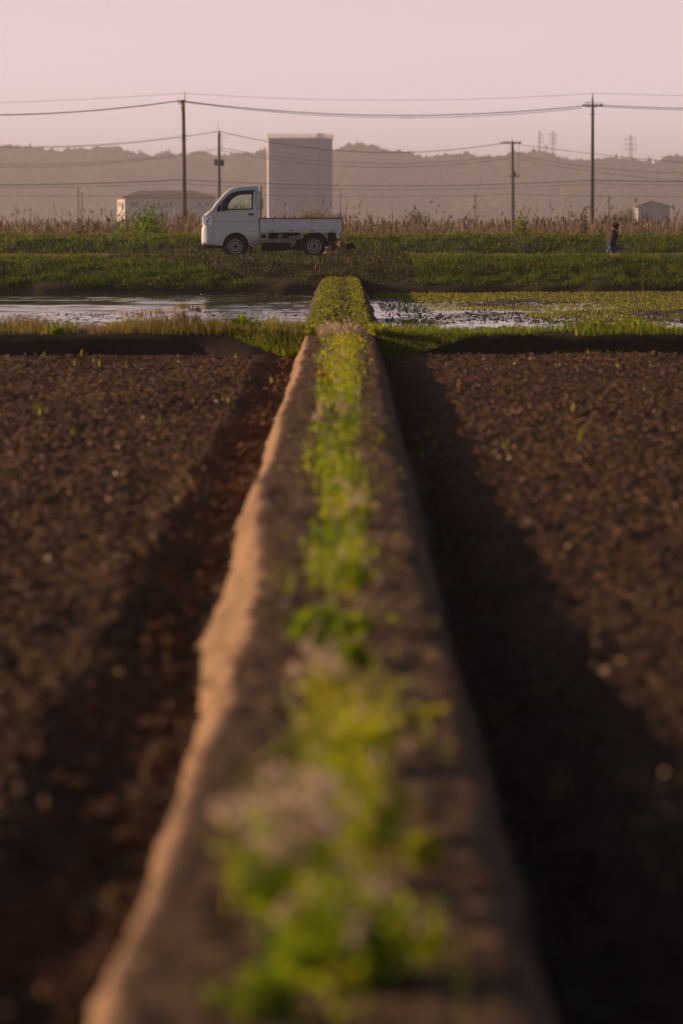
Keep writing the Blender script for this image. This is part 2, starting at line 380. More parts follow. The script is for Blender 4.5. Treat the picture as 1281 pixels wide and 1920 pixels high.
co_ = mesh_np('cross_bund_earth', np.stack([CX, CY, CZ], 2).reshape(-1, 3), [grid_faces(*CX.shape)[:, ::-1]], M['wetmud'], smooth=True)
tag(co_, kind='structure')

# second long bund between the paddies
ys2 = np.arange(42.3, 83.5, .08)
u2 = np.array([-.60, -.52, -.46, -.42, -.38, -.33, -.25, -.15, -.05, .05, .15, .24, .31, .36, .40, .43, .47, .54, .60])
z2 = np.array([-.14, -.04, .06, .14, .20, .235, .25, .25, .24, .24, .25, .25, .24, .21, .15, .08, .0, -.08, -.14])
GX = np.repeat(u2[None, :], len(ys2), 0) * (1 + .10 * (fbm(ys2 * .35, ys2 * 0, 61, 3) - .5))[:, None]
GY = np.repeat(ys2[:, None], len(u2), 1)
GX = GX + (fbm(ys2 * .5, ys2 * 0, 63, 2) - .5)[:, None] * .10 - .0035 * (60 - GY) * 0
GZ = np.repeat(z2[None, :], len(ys2), 0) + (fbm(GX * 6, GY * 3, 65, 3) - .5) * .04
GX = GX + (fbm(GY * 2.5, GZ * 8, 67, 3) - .5) * .05
o = mesh_np('middle_bund_earth', np.stack([GX, GY, GZ], 2).reshape(-1, 3), [grid_faces(*GX.shape)], M['bank'], smooth=True)
tag(o, kind='structure')

# water sheet and mud of the two paddies
wy = np.arange(43.0, 82.42, .03); wx = np.concatenate([[-60, -20], np.linspace(-10, 10, 130), [20, 60]])
WX, WY = np.meshgrid(wx, wy)
calm = np.clip((fbm(WX * .30 + 4, WY * .13, 68, 3) - .33) / .09, 0, 1)
calm = np.maximum(calm, np.clip(1.6 - np.abs((WY - 68.3 - .5 * np.sin(WX * .8)) / 1.9), 0, 1) * np.clip(-WX - 1.4, 0, 1))
amp_w = .0022 + .0060 * calm
WZ = -.10 + amp_w * (vnoise(WX * 1.4, WY * 7, 69) - .5) + amp_w * .5 * (vnoise(WX * 3.1, WY * 13, 70) - .5)
o = mesh_np('paddy_water', np.stack([WX, WY, WZ], 2).reshape(-1, 3), [grid_faces(*WX.shape)], M['water'], smooth=True); tag(o, kind='structure')
def mud_sheet(name, x0, x1, nx, ny, zf):
    yy = np.linspace(43.0, 82.5, ny); xx = np.linspace(x0, x1, nx)
    X, Y = np.meshgrid(xx, yy)
    Z = zf(X, Y)
    o = mesh_np(name, np.stack([X, Y, Z], 2).reshape(-1, 3), [grid_faces(ny, nx)], M['paddymud'], smooth=True)
    return tag(o, kind='structure')
def mud_left(X, Y):
    base = fbm(X * .35, Y * .16, 71, 3) - .5
    lens = np.exp(-((Y - 68.5) / 2.6) ** 2) * np.clip((-X - 1.2) / 2, 0, 1)
    edge_ = np.exp(-((Y - 82.2) / 1.2) ** 2)
    return -.122 + base * .085 + (fbm(X * 6, Y * 2.6, 73, 4, .65) - .5) * .036 - lens * .04 + edge_ * .01
def mud_right(X, Y):
    base = fbm(X * .45, Y * .20, 75, 3) - .5
    rise = np.clip((X - 1.6) / 4, 0, 1) * .014 + np.clip((Y - 66) / 14, 0, 1) * .012
    return -.113 + base * .055 + rise + (fbm(X * 7, Y * 3.5, 77, 4, .6) - .5) * .036
mud_sheet('paddy_mud', -9.5, -.35, 260, 420, mud_left)
mud_sheet('paddy_mud', .35, 9.5, 260, 420, mud_right)

# truck bank, dip behind it and second bank as one rolling sheet
BP = np.array([[82.0, -.16], [82.12, -.02], [82.25, .06], [82.6, .16], [83.4, .35], [84.2, .53], [84.8, .59], [86, .615], [92, .62], [95.2, .60], [96.2, .32], [97.2, .03], [98.3, -.10],
               [117.5, -.10], [118.6, .18], [120, .62], [121.2, .88], [122.4, .97], [126, .98], [128.5, .3], [130, -.30], [260, -.36]])
yy = np.concatenate([np.linspace(82, 83, 14), np.linspace(83.1, 99, 150), np.linspace(99.5, 117, 20), np.linspace(117.3, 130, 90), np.linspace(132, 260, 30)])
xx = np.concatenate([-np.geomspace(70, 15, 24), np.linspace(-14.6, 14.6, 300), np.geomspace(15, 70, 24)])
def bank_z(X, Y):
    z = np.interp(Y, BP[:, 0], BP[:, 1])
    amp = np.clip((Y - 82) / 1, 0, 1)
    z = z + (fbm(X * .22, Y * .03, 80, 3) - .5) * .16 * np.clip((Y - 82.2) / 1, 0, 1) * np.clip(np.abs(X + 1.7) - 2.6, 0, 1)
    z = z + (fbm(X * .5, Y * .5, 81, 3) - .5) * .10 * amp + (fbm(X * 1.7, Y * 1.7, 83, 3) - .5) * .11 * amp
    flat = np.exp(-((Y - 91) / 1.8) ** 4) * np.exp(-((X + 1.7) / 3) ** 4)       # where the truck stands
    return z * (1 - flat) + .61 * flat
X, Y = np.meshgrid(xx, yy)
YY = Y + np.where(Y < 83, (fbm(X * .8, X * 0, 85, 3) - .5) * .5, 0)
o = mesh_np('embankment_ground', np.stack([X, YY, bank_z(X, Y)], 2).reshape(-1, 3), [grid_faces(len(yy), len(xx))], M['bank'], smooth=True)
tag(o, kind='structure')

# ------------------------------------------------------------------ small scattered things (uncountable)
def blades(P, h, wd, tone, lean=.35, yaw=None):
    N = len(P)
    a = rng.uniform(0, 2 * np.pi, N) if yaw is None else yaw
    l = rng.normal(0, lean, N) * h; la = rng.uniform(0, 2 * np.pi, N)
    dx = np.cos(a) * wd / 2; dy = np.sin(a) * wd / 2
    ox = np.cos(la) * l; oy = np.sin(la) * l
    V = np.zeros((N, 5, 3), dtype=np.float32)
    V[:, 0] = P + np.stack([-dx, -dy, 0 * dx], 1); V[:, 1] = P + np.stack([dx, dy, 0 * dx], 1)
    m = P + np.stack([ox * .35, oy * .35, h * .58], 1)
    V[:, 2] = m + np.stack([dx, dy, 0 * dx], 1) * .75; V[:, 3] = m - np.stack([dx, dy, 0 * dx], 1) * .75
    V[:, 4] = P + np.stack([ox, oy, h * np.clip(1 - .25 * np.abs(l / h), .4, 1)], 1)
    i = np.arange(N)[:, None] * 5
    return V.reshape(-1, 3), i + np.array([[0, 1, 2, 3]]), i + np.array([[3, 2, 4]]), np.repeat(tone, 5)
def leaves(P, size, tone, flat=.5):
    """small folded diamond leaves"""
    N = len(P)
    d = rng.normal(size=(N, 3)); d[:, 2] *= flat; d /= np.linalg.norm(d, axis=1)[:, None]
    q = rng.normal(size=(N, 3)); sdv = np.cross(d, q); sdv /= np.linalg.norm(sdv, axis=1)[:, None]
    s_ = size[:, None]
    V = np.zeros((N, 4, 3), dtype=np.float32)
    V[:, 0] = P - d * s_ * .5; V[:, 1] = P + sdv * s_ * .32; V[:, 2] = P + d * s_ * .5; V[:, 3] = P - sdv * s_ * .32
    i = np.arange(N)[:, None] * 4
    return V.reshape(-1, 3), i + np.array([[0, 1, 2, 3]]), np.repeat(tone, 4)
def merge(parts):
    """parts of (V, quads or None, tris or None, tone)"""
    Vs, Q, T, tn, off = [], [], [], [], 0
    for V, q, t_, tone in parts:
        Vs.append(V); tn.append(tone)
        if q is not None: Q.append(q + off)
        if t_ is not None: T.append(t_ + off)
        off += len(V)
    F = []
    if Q: F.append(np.concatenate(Q))
    if T: F.append(np.concatenate(T))
    return np.concatenate(Vs), F, np.concatenate(tn)
def stuff_obj(name, parts, mat, label=None, cat=None, parent=None):
    V, F, tn = merge(parts)
    o = mesh_np(name, V, F, mat, parent, tone=tn)
    if label: tag(o, label, cat, kind='stuff')
    return o

def clods(P, size, tone=None, squash=.7):
    """deformed icosahedra"""
    t = (1 + 5 ** .5) / 2
    ico = np.array([(-1,t,0),(1,t,0),(-1,-t,0),(1,-t,0),(0,-1,t),(0,1,t),(0,-1,-t),(0,1,-t),(t,0,-1),(t,0,1),(-t,0,-1),(-t,0,1)]) / 1.9
    f = np.array([(0,11,5),(0,5,1),(0,1,7),(0,7,10),(0,10,11),(1,5,9),(5,11,4),(11,10,2),(10,7,6),(7,1,8),(3,9,4),(3,4,2),(3,2,6),(3,6,8),(3,8,9),(4,9,5),(2,4,11),(6,2,10),(8,6,7),(9,8,1)])
    N = len(P)
    V = ico[None] * (size[:, None, None] * rng.uniform(.6, 1.35, (N, 12, 1)))
    st = rng.uniform(.7, 1.4, (N, 1, 3)); st[:, :, 2] = squash * rng.uniform(.7, 1.2, (N, 1))
    V = V * st + P[:, None, :]
    i = np.arange(N)[:, None, None] * 12
    return V.reshape(-1, 3), None, (i + f[None]).reshape(-1, 3), np.repeat(rng.uniform(0, 1, N) if tone is None else tone, 12)

def field_pts(N, y0=5.5, y1=40.6, power=1.0):
    y = y0 + (y1 - y0) * rng.uniform(0, 1, N) ** power
    x = rng.uniform(-1, 1, N) * (y * .108 + .55)
    k = (x < -.56) | (x > .50)
    x, y = x[k], y[k]
    return np.stack([x, y, field_z(x, y)], 1)
P = field_pts(26000)
P = P[rng.uniform(0, 1, len(P)) < .25 + 1.1 * fbm(P[:, 0] * 1.5, P[:, 1] * .7, 89, 3)]
sz = np.exp(rng.normal(-5.0, .50, len(P)))
P[:, 2] += sz * .25
V, _, T, tn = clods(P, sz)
tag(mesh_np('soil_clods', V, [T], M['clod'], tone=tn), 'loose brown clods strewn over the ploughed field either side of the bund', 'soil', kind='stuff')
P = field_pts(3600); P[:, 2] += .025
n_ = len(P); L = rng.uniform(.010, .045, n_)
V, q, tn = leaves(P, L, rng.uniform(0, 1, n_), flat=.35)
tag(mesh_np('straw_bits', V, [q], M['straw'], tone=tn), 'pale straw stubble bits scattered in the ploughed soil', 'straw', kind='stuff')
P = field_pts(110, power=.5); P = P[fbm(P[:, 0] * 1.2, P[:, 1] * .5, 91, 2) > .54]
P = np.repeat(P, 3, 0); P[:, :2] += rng.normal(0, .01, (len(P), 2))
V, q, t3, tn = blades(P, rng.uniform(.04, .10, len(P)), np.full(len(P), .009), rng.uniform(.3, .9, len(P)), .4)
tag(mesh_np('field_sprouts', V, [q, t3], M['weed'], tone=tn), 'few thin green sprouts coming up in the ploughed soil', 'sprout', kind='stuff')

# clods fallen along the foot of the bund and on its top
y = rng.uniform(5.5, 41, 1700); left = rng.uniform(0, 1, len(y)) < .5
x = np.where(left, np.interp(y, LB[:, 0], LB[:, 1]) - np.abs(rng.normal(0, .06, len(y))), np.interp(y, RB[:, 0], RB[:, 1]) + np.abs(rng.normal(0, .07, len(y))))
P = np.stack([x, y, field_z(x, y) + .01], 1)
V, _, T, tn = clods(P, np.exp(rng.normal(-4.4, .5, len(P))))
tag(mesh_np('fallen_clods', V, [T], M['clod'], tone=tn), 'crumbled clods lying along the foot of the long bund', 'soil', kind='stuff')

y = 5.6 + 35 * rng.uniform(0, 1, 3800) ** 1.3; x = rng.uniform(-.36, .32, len(y))
sz = np.exp(rng.normal(-5.5, .5, len(y)))
V, _, T, tn = clods(np.stack([x, y, bund_top_z(x, y) + sz * .2], 1), sz)
tag(mesh_np('bund_crumbs', V, [T], M['clod'], tone=tn), 'small crumbs of earth lying on the top of the long bund', 'soil', kind='stuff')
# weeds down the middle of the bund beyond 14 m: one green strip
def strip_center(y): return .005 + .03 * np.sin(y * .9) - .025 * np.exp(-((y - 20) / 5) ** 2)
N = 9000
y = 12.6 + 28.4 * rng.uniform(0, 1, N)
hw = .066 + .05 * fbm(y * .8, y * 0, 95, 3) + .03 * np.clip((y - 22) / 10, 0, 1)
x = strip_center(y) + rng.normal(0, .75, N) * hw
keep = (fbm(x * 5, y * 1.3, 97, 3) > .42) & (x > -.36) & (x < .30)
x, y = x[keep], y[keep]
hh = rng.uniform(.0, .14, len(x)) * (.5 + .9 * fbm(x * 4, y * 1.1, 99, 2))
P = np.stack([x, y, .24 + hh], 1)
tn = np.clip(fbm(y * .7, x * 3, 101, 3) * 2.4 - .75 + rng.normal(0, .22, len(x)), 0, 1)
V1, q1, t1 = leaves(P, rng.uniform(.014, .032, len(P)), tn, .6)
P2 = P[::4].copy(); P2[:, 2] = .235
b2 = blades(P2, rng.uniform(.05, .17, len(P2)), np.full(len(P2), .005), rng.uniform(.2, 1, len(P2)), .25)
stuff_obj('bund_weeds', [(V1, q1, None, t1), b2], M['weed'], 'low green weeds running down the middle of the bund towards the water', 'weeds')
# loose tangle of weeds that ties the near clumps together
N = 3000
y = 5.7 + 7.6 * rng.uniform(0, 1, N); x = .0 + rng.normal(0, .075, N) + .02 * np.sin(y * 1.7)
keep = (fbm(x * 6 + 3, y * 1.6, 98, 3) + .10 * np.exp(-((y - 7.6) / 1.2) ** 2) > .50) & (x > -.30) & (x < .26); x, y = x[keep], y[keep]
hh = rng.uniform(0, .16, len(x)) * (.4 + .8 * fbm(x * 4, y * 1.4, 100, 2))
tn = np.clip(fbm(y * .9, x * 5, 102, 3) * 2.4 - .6 + rng.normal(0, .2, len(x)), 0, 1)
V1, q1, t1 = leaves(np.stack([x, y, .245 + hh], 1), rng.uniform(.010, .026, len(x)), tn, .7)
P2 = np.stack([x, y, .24 + 0 * x], 1)[::3]
b2 = blades(P2, rng.uniform(.05, .20, len(P2)), np.full(len(P2), .0035), rng.uniform(.3, 1, len(P2)), .3)
stuff_obj('tangled_weeds', [(V1, q1, None, t1), b2], M['weed'], 'thin tangled yellow green weeds between the nearest clumps on the bund', 'weeds')
P = np.stack([rng.normal(-.02, .07, 150), rng.uniform(6.2, 40, 150), .25 + rng.uniform(.08, .17, 150)], 1)
P = np.repeat(P, 10, 0) + rng.normal(0, .008, (1500, 3))
V1, q1, t1 = leaves(P, rng.uniform(.007, .014, len(P)), rng.uniform(0, 1, len(P)), .8)
stuff_obj('scattered_flowers', [(V1, q1, None, t1)], M['flower'], 'small pale pink flower heads dotted through the weeds of the bund', 'flowers')
# scattered tiny weeds off the strip
x = rng.uniform(-.32, .30, 500); y = rng.uniform(7, 41, 500); P = np.repeat(np.stack([x, y, .25 + 0 * x], 1), 4, 0); P += rng.normal(0, .012, P.shape)
P = P[rng.permutation(len(P))[:900]]
V1, q1, t1 = leaves(P, rng.uniform(.010, .022, len(P)), rng.uniform(.2, 1, len(P)), .5)
stuff_obj('bund_sprigs', [(V1, q1, None, t1)], M['weed'], 'tiny green sprigs dotted over the bare mud top of the bund', 'weeds')

# grass on the cross bund
def scatter(x0, x1, y0, y1, N, cond=None):
    x = rng.uniform(x0, x1, N); y = rng.uniform(y0, y1, N)
    if cond is not None:
        k = cond(x, y); x, y = x[k], y[k]
    return x, y
def cross_z(x, y): return np.interp(y - 41.35, [p[0] for p in prof], [p[1] for p in prof])
# left: dry tufts with green between
x, y = scatter(-6.5, -.45, 41.05, 42.9, 14000, lambda x, y: fbm(x * 1.3, y * 2, 105, 3) > .40)
tall = np.clip(fbm(x * 1.1, y * 0, 107, 3) * 2.2 - .7, .15, 1.2)
d_ = blades(np.stack([x, y, cross_z(x, y)], 1), rng.uniform(.05, .17, len(x)) * (.5 + tall), rng.uniform(.004, .009, len(x)), rng.uniform(0, 1, len(x)), .35)
stuff_obj('dry_grass', [d_], M['dry'], 'straw coloured dry grass along the left cross bund before the water', 'grass')
x, y = scatter(-2.6, -.25, 41.0, 42.7, 4800, lambda x, y: (fbm(x * 1.6, y * 2, 109, 3) > .42) | (x > -1.1))
x2, y2 = scatter(-6.5, -2.9, 41.1, 42.4, 1600, lambda x, y: fbm(x * 1.9, y * 2, 111, 2) > .60)
x3, y3 = scatter(-1.25, -.40, 40.35, 41.2, 2600, lambda x, y: (x - (-1.25)) / .85 + (y - 40.35) / .85 > .75)
x = np.concatenate([x, x2, x3]); y = np.concatenate([y, y2, y3])
zz = np.concatenate([cross_z(x[:-len(x3)], y[:-len(x3)]), .25 * np.clip((y3 - 40.30) / .75, 0, 1)])
hh = rng.uniform(.04, .20, len(x)) * (.25 + 1.4 * fbm(x * 2.5, y * 1.5, 113, 2) ** 1.5)
hh[-len(x3):] *= .5
gl = blades(np.stack([x, y, zz], 1), hh, rng.uniform(.007, .013, len(x)), np.clip(rng.normal(.5, .25, len(x)), 0, 1), .4)
x, y = scatter(.30, 7.2, 41.0, 43.0, 13500, lambda x, y: fbm(x * 1.3, y * 1.5, 115, 3) > .36)
x3, y3 = scatter(.40, 1.5, 40.3, 41.2, 3600, lambda x, y: (1.5 - x) / 1.1 + (y - 40.3) / .9 > .75)
x = np.concatenate([x, x3]); y = np.concatenate([y, y3])
hh = rng.uniform(.03, .13, len(x)) * (.25 + 1.5 * fbm(x * 2.2, y * 1.5, 117, 2) ** 1.5)
zz = np.concatenate([cross_z(x[:-len(x3)], y[:-len(x3)]), .25 * np.clip((y3 - 40.25) / .75, 0, 1)])
hh[-len(x3):] *= .5
gr_ = blades(np.stack([x, y, zz], 1), hh, rng.uniform(.006, .012, len(x)), np.clip(rng.normal(.45, .25, len(x)), 0, 1), .45)
stuff_obj('green_grass', [gl, gr_], M['grass_bright'], 'green grass growing along the top of the cross bund by the water', 'grass')
# field-edge grass at the right foot of the cross bund
x, y = scatter(2.3, 5, 39.9, 40.6, 420, lambda x, y: fbm(x * 1.5, y * 3, 119, 2) > .5)
stuff_obj('edge_grass', [blades(np.stack([x, y, 0 * x], 1), rng.uniform(.04, .12, len(x)), np.full(len(x), .009), rng.uniform(.4, 1, len(x)), .4)], M['grass_bright'],
          'short yellow green grass at the right end of the ploughed field', 'grass')

# middle bund: low weeds in two rows, trodden earth between
N = 17000
y = rng.uniform(43.2, 80.5, N); x = rng.uniform(-.50, .52, N)
dens = np.exp(-((x + .28) / .19) ** 2) * 1.0 + np.exp(-((x - .25) / .12) ** 2) * .8 + .07
keep = rng.uniform(0, 1, N) < dens * (fbm(x * 5, y * 1.2, 121, 3) * 1.9 - .25)
x, y = x[keep], y[keep]
zz = np.interp(x, u2, z2) + .01 + rng.uniform(0, .05, len(x))
V1, q1, t1 = leaves(np.stack([x, y, zz], 1), rng.uniform(.018, .045, len(x)), np.clip(rng.normal(.65, .25, len(x)), 0, 1), .6)
stuff_obj('ground_cover', [(V1, q1, None, t1)], M['grass_bright'], 'yellow green ground cover on both shoulders of the middle bund', 'weeds')
x = rng.uniform(-.4, .42, 3500); y = rng.uniform(43.2, 80, 3500); P = np.stack([x, y, np.interp(x, u2, z2) + .015], 1)
V1, q1, t1 = leaves(P, rng.uniform(.02, .05, len(P)), rng.uniform(0, .7, len(P)), .4)
stuff_obj('dead_leaves', [(V1, q1, None, t1)], M['cut'], 'brown dead litter on the crown of the middle bund', 'litter')

# right paddy: mud lumps and young weed grass; left paddy: few lumps
x = .5 + 8.5 * rng.uniform(0, 1, 13000); y = rng.uniform(43.5, 82, 13000)
k = (fbm(x * .8, y * .30, 123, 3) + .10 * (x - 2.5) / 4 + .08 * (y - 62) / 20) > .42
x, y = x[k], y[k]
P = np.stack([x, y, np.maximum(mud_right(x, y), -.10) + .002], 1)
c1 = clods(P, np.exp(rng.normal(-4.15, .35, len(P))), squash=.55)
x = -.5 - 8.5 * rng.uniform(0, 1, 13000); y = rng.uniform(43.5, 82, 13000)
k = (fbm(x * .6, y * .22, 125, 3) > .46) & ~((np.abs(y - 68.3) < 2.3 + .8 * np.sin(x)) & (x < -1.6)); x, y = x[k], y[k]
c2 = clods(np.stack([x, y, -.102 + 0 * x], 1), np.exp(rng.normal(-4.25, .42, len(x))), squash=.45)
V, F, tn = merge([c1, c2])
tag(mesh_np('mud_lumps', V, F, M['paddymud'], tone=tn), 'small dark mud lumps standing out of the flooded paddies', 'mud', kind='stuff')
x = .7 + 8.5 * rng.uniform(0, 1, 34000); y = rng.uniform(45, 82, 34000)
k = (fbm(x * .9, y * .35, 127, 3) + .16 * (x - 3) / 4 + .26 * (y - 66) / 16) > .46
x, y = x[k], y[k]
b1 = blades(np.stack([x, y, np.maximum(mud_right(x, y), -.10)], 1), rng.uniform(.02, .065, len(x)), rng.uniform(.010, .018, len(x)), np.clip(rng.normal(.72, .25, len(x)), 0, 1), .6)
stuff_obj('paddy_weeds', [b1], M['grass_bright'], 'thin yellow green weeds sprouting over the half drained right paddy', 'weeds')

# grass on the truck bank
def bank_blades(name, x0, x1, y0, y1, N, mat, label, hr, wr, cond=None, tm=.45, ts=.25, lean=.35, hmod=1.0):
    x, y = scatter(x0, x1, y0, y1, N, cond)
    hh = rng.uniform(hr[0], hr[1], len(x)) * (.25 + hmod * (.6 * fbm(x * 1.0, y * 1.2, 131, 2) + 1.1 * np.clip(fbm(x * 4, y * 4, 132, 2) * 1.6 - .3, 0, 1)))
    t_ = np.clip(rng.normal(tm, ts, len(x)) + (fbm(x * .8, y * 1.5, 133, 2) - .5) * .5, 0, 1)
    return stuff_obj(name, [blades(np.stack([x, y, bank_z(x, y) - .005], 1), hh, rng.uniform(wr[0], wr[1], len(x)), t_, lean)], mat, label, 'grass')
mid = lambda x, y: (x > -4.2 + (84.6 - y) * 1.0 + .8 * (fbm(x * .5, y * .7, 135, 2) - .5)) & (x < 1.7 + .9 * (fbm(x * .5, y * .7, 137, 2) - .5))
bank_blades('bank_grass', -11, 11, 82.20, 86.8, 56000, M['grass'], 'deep green grass on the slope below the truck left and right of the mown part',
            (.05, .13), (.012, .022), lambda x, y: ~mid(x, y), lean=.6)
bank_blades('mown_regrowth', -5.5, 3.2, 82.2, 90, 7000, M['grass'], 'sparse green regrowth among the cut grass below the truck', (.03, .09), (.012, .020), lambda x, y: mid(x, y) & (fbm(x * 1.3, y * 1.8, 145, 3) > .50), lean=.8)
bank_blades('overhanging_grass', -11, 11, 82.12, 83.3, 17000, M['grass'], 'grass hanging over the mud edge of the truck bank beside the paddies', (.05, .12), (.012, .022), lambda x, y: ~mid(x, y), lean=.8)
bank_blades('mown_grass', -5.5, 3.2, 82.2, 96, 34000, M['cut'], 'cut brown and olive grass lying on the slope in front of the truck',
            (.03, .10), (.012, .024), mid, tm=.35, lean=1.1)
bank_blades('verge_grass', -12, 12, 85.2, 96.3, 26000, M['dry'], 'sun bleached grass along the crest of the truck bank',
            (.03, .08), (.010, .018), lambda x, y: ~((x > -3.6) & (x < .4) & (y > 89.9) & (y < 92.2)) & ((y > 92.2) | ~mid(x, y) | (y > 89)), tm=.75, ts=.3)
bank_blades('crest_grass', -12, 12, 84.2, 95.8, 17000, M['grass_bright'], 'green tufts along the crest of the truck bank',
            (.03, .09), (.012, .020), lambda x, y: ~((x > -3.6) & (x < .4) & (y > 89.8) & (y < 92.2)) & ~mid(x, y) & (fbm(x * 1.5, y, 139, 2) > .45), tm=.45)
bank_blades('levee_grass', -15, 15, 117.6, 123.5, 42000, M['grass'], 'dark green grass on the second bank behind the truck',
            (.05, .13), (.02, .034), lean=.7)
bank_blades('levee_crest_grass', -15, 15, 121.0, 126, 15000, M['grass_bright'], 'sunlit yellow green grass on the crest of the second bank',
            (.03, .09), (.018, .03), tm=.75, lean=.6)

# reeds
N = 15000
y = 131 + 46 * rng.uniform(0, 1, N) ** 1.3; x = rng.uniform(-1, 1, N) * (y * .102 + .8)
H = (1.34 + .62 * fbm(x * .5, y * .12, 141, 3)) * rng.uniform(.72, 1.15, N) + np.where(rng.uniform(0, 1, N) < .06, rng.uniform(.2, .8, N), 0)
P = np.stack([x, y, -.32 + 0 * x], 1)
tn = np.clip(fbm(x * .5, y * .2, 143, 3) * 1.1 - .1 + rng.normal(0, .18, N), 0, 1)
parts = [blades(P, H, rng.uniform(.018, .03, N), tn, .05)]
k = rng.uniform(0, 1, N) < .55
Pp = P[k].copy(); Pp[:, 2] += H[k] * .93
parts.append(blades(Pp, rng.uniform(.12, .28, k.sum()), rng.uniform(.03, .06, k.sum()), np.clip(tn[k] * .6, 0, 1), .5))
Pl = np.repeat(P[::2], 2, 0); Pl[:, 2] += rng.uniform(.2, 1.5, len(Pl))
parts.append(blades(Pl, rng.uniform(.25, .55, len(Pl)), rng.uniform(.015, .03, len(Pl)), rng.uniform(0, 1, len(Pl)), .7))
stuff_obj('reed_bed', parts, M['reed'], 'tall dry brown reeds with feathery plumes in a belt behind the banks', 'reeds')

# ------------------------------------------------------------------ weeds on the near bund, each a thing
def weed(xp, d, r, h, nl, nf, label, tm=.5, name='weed_clump', fmat='flower', group=None, leaf=(.014, .034), base=.24, fs=1.0, mat='weed'):
    X0 = (xp - 640) * d / FPX
    root = empty(name, (X0, d, base), label, 'weed', group)
    ns = max(4, nl // 26)
    sa = rng.uniform(0, 2 * np.pi, ns); sr = r * np.sqrt(rng.uniform(0, 1, ns)); sh = h * rng.uniform(.45, 1, ns) * (1 - .4 * sr / r)
    tips = np.stack([np.cos(sa) * sr, np.sin(sa) * sr, sh], 1); roots = tips * np.array([.35, .35, 0])
    bm = bmesh.new()
    for a, b_ in zip(roots, tips):
        m_ = (a + b_) / 2 + np.array([0, 0, .15 * h]) * .3
        tube(bm, [a, m_, b_], [.0022, .0018, .001], 3, False)
    so_ = bobj('stem', bm, M['stemg'], root)
    k = rng.integers(0, ns, nl); u = rng.uniform(.1, 1, nl)
    P = roots[k] + (tips[k] - roots[k]) * u[:, None] + rng.normal(0, .10 * r + .006, (nl, 3)) * np.array([1, 1, .5])
    P[:, 2] = np.clip(P[:, 2], .004, 9)
    V, q, t_ = leaves(P, rng.uniform(leaf[0], leaf[1], nl), np.clip(rng.normal(tm, .22, nl), 0, 1), .7)
    nb_ = max(6, nl // 9); kb = rng.integers(0, ns, nb_)
    Pb = roots[kb] + rng.normal(0, .02, (nb_, 3)) * np.array([1, 1, 0]); bl = blades(Pb, rng.uniform(.5, 1.1, nb_) * h, np.full(nb_, .004), np.clip(rng.normal(tm + .1, .2, nb_), 0, 1), .45)
    V, F_, t_ = merge([(V, q, None, t_), bl])
    mesh_np('foliage', V, F_, M[mat], root, tone=t_)
    if nf:
        kk = rng.integers(0, ns, nf)
        C_ = tips[kk] + rng.normal(0, .028 if r > .05 else .010, (nf, 3)) + np.array([0, 0, .015])
        C_ = np.repeat(C_, 14, 0) + rng.normal(0, .0070 * fs, (nf * 14, 3))
        V, q, t_ = leaves(C_, rng.uniform(.009, .017, len(C_)) * fs, rng.uniform(0, 1, len(C_)), .8)
        tag(mesh_np('flower_heads', V, [q], M[fmat], root, tone=t_), kind='stuff')
    return root
M['stemg'] = simple('weed_stem', (0.09, 0.11, 0.02), .6)
weed(640, 6.12, .15, .21, 1000, 26, 'large leafy green clump at the near end of the bund, blurred', .45, leaf=(.016, .04))
weed(470, 5.85, .07, .09, 300, 0, 'low green clump at the bottom edge left of the large leafy clump', .45)
weed(505, 6.75, .12, .27, 330, 42, 'tall weed with many pale pink flower heads left of the large leafy clump', .4, fs=1.3)
weed(575, 7.0, .10, .26, 220, 24, 'pink flowering weed just behind the large leafy clump', .4, fs=1.3)
weed(690, 7.5, .09, .18, 420, 8, 'yellowish green weed with two pale flower heads behind the large clump', .75)
weed(790, 7.2, .035, .12, 110, 0, 'thin olive sprig at the right of the nearest clumps', .8)
weed(795, 6.3, .04, .12, 130, 0, 'bright sprig leaning out right of the large leafy clump', .5)
weed(478, 7.85, .022, .06, 60, 0, 'lone round green sprig at the left of the pink flowers', .5)
weed(650, 8.5, .11, .16, 480, 5, 'yellow green weed patch in the middle of the bund beyond the pink flowers', .75)
weed(715, 8.75, .05, .13, 240, 0, 'bright yellow green spiky weed right of the middle patch', .85)
weed(805, 9.3, .03, .06, 90, 0, 'small yellow green weed near the right edge of the bund', .9)
weed(600, 9.9, .06, .09, 160, 26, 'weed with two round pale pink flower heads on the bund', .6, fs=1.2)
weed(655, 10.5, .055, .09, 300, 0, 'short dark green weed in front of the leafy green fork', .4)
weed(575, 11.1, .06, .13, 520, 0, 'vivid leafy green weed leaning to the left of the bund middle', .35)
weed(605, 11.5, .05, .09, 360, 0, 'lower branch of vivid green leaves beside the bund middle', .35)
weed(665, 11.3, .055, .10, 380, 0, 'vivid green weed right beside the leafy green fork', .5)
weed(735, 11.6, .018, .035, 50, 0, 'single tiny green rosette right of the vivid weeds', .6)
weed(655, 12.7, .065, .17, 620, 8, 'upright green weed with a pale flower head beyond the vivid weeds', .5)
weed(702, 13.0, .020, .05, 60, 0, 'small green rosette right of the upright green weed', .45)
weed(668, 15.2, .06, .14, 300, 22, 'weed with a cluster of pale pink flowers in the middle distance of the bund', .6)
weed(712, 21.2, .022, .06, 60, 0, 'tiny green rosette near the right shoulder of the bund', .6)
weed(600, 22.3, .05, .17, 200, 26, 'left one of two pale flowering weeds side by side in the strip', .6)
weed(648, 22.6, .035, .17, 140, 14, 'right one of two pale flowering weeds side by side in the strip', .6)
weed(606, 29, .05, .12, 150, 12, 'weed with small yellow flowers on the far bund', .8, fmat='yflower')
weed(612, 38.3, .11, .20, 420, 55, 'pinkish flowering weed at the far left end of the bund top', .6, fs=1.5)
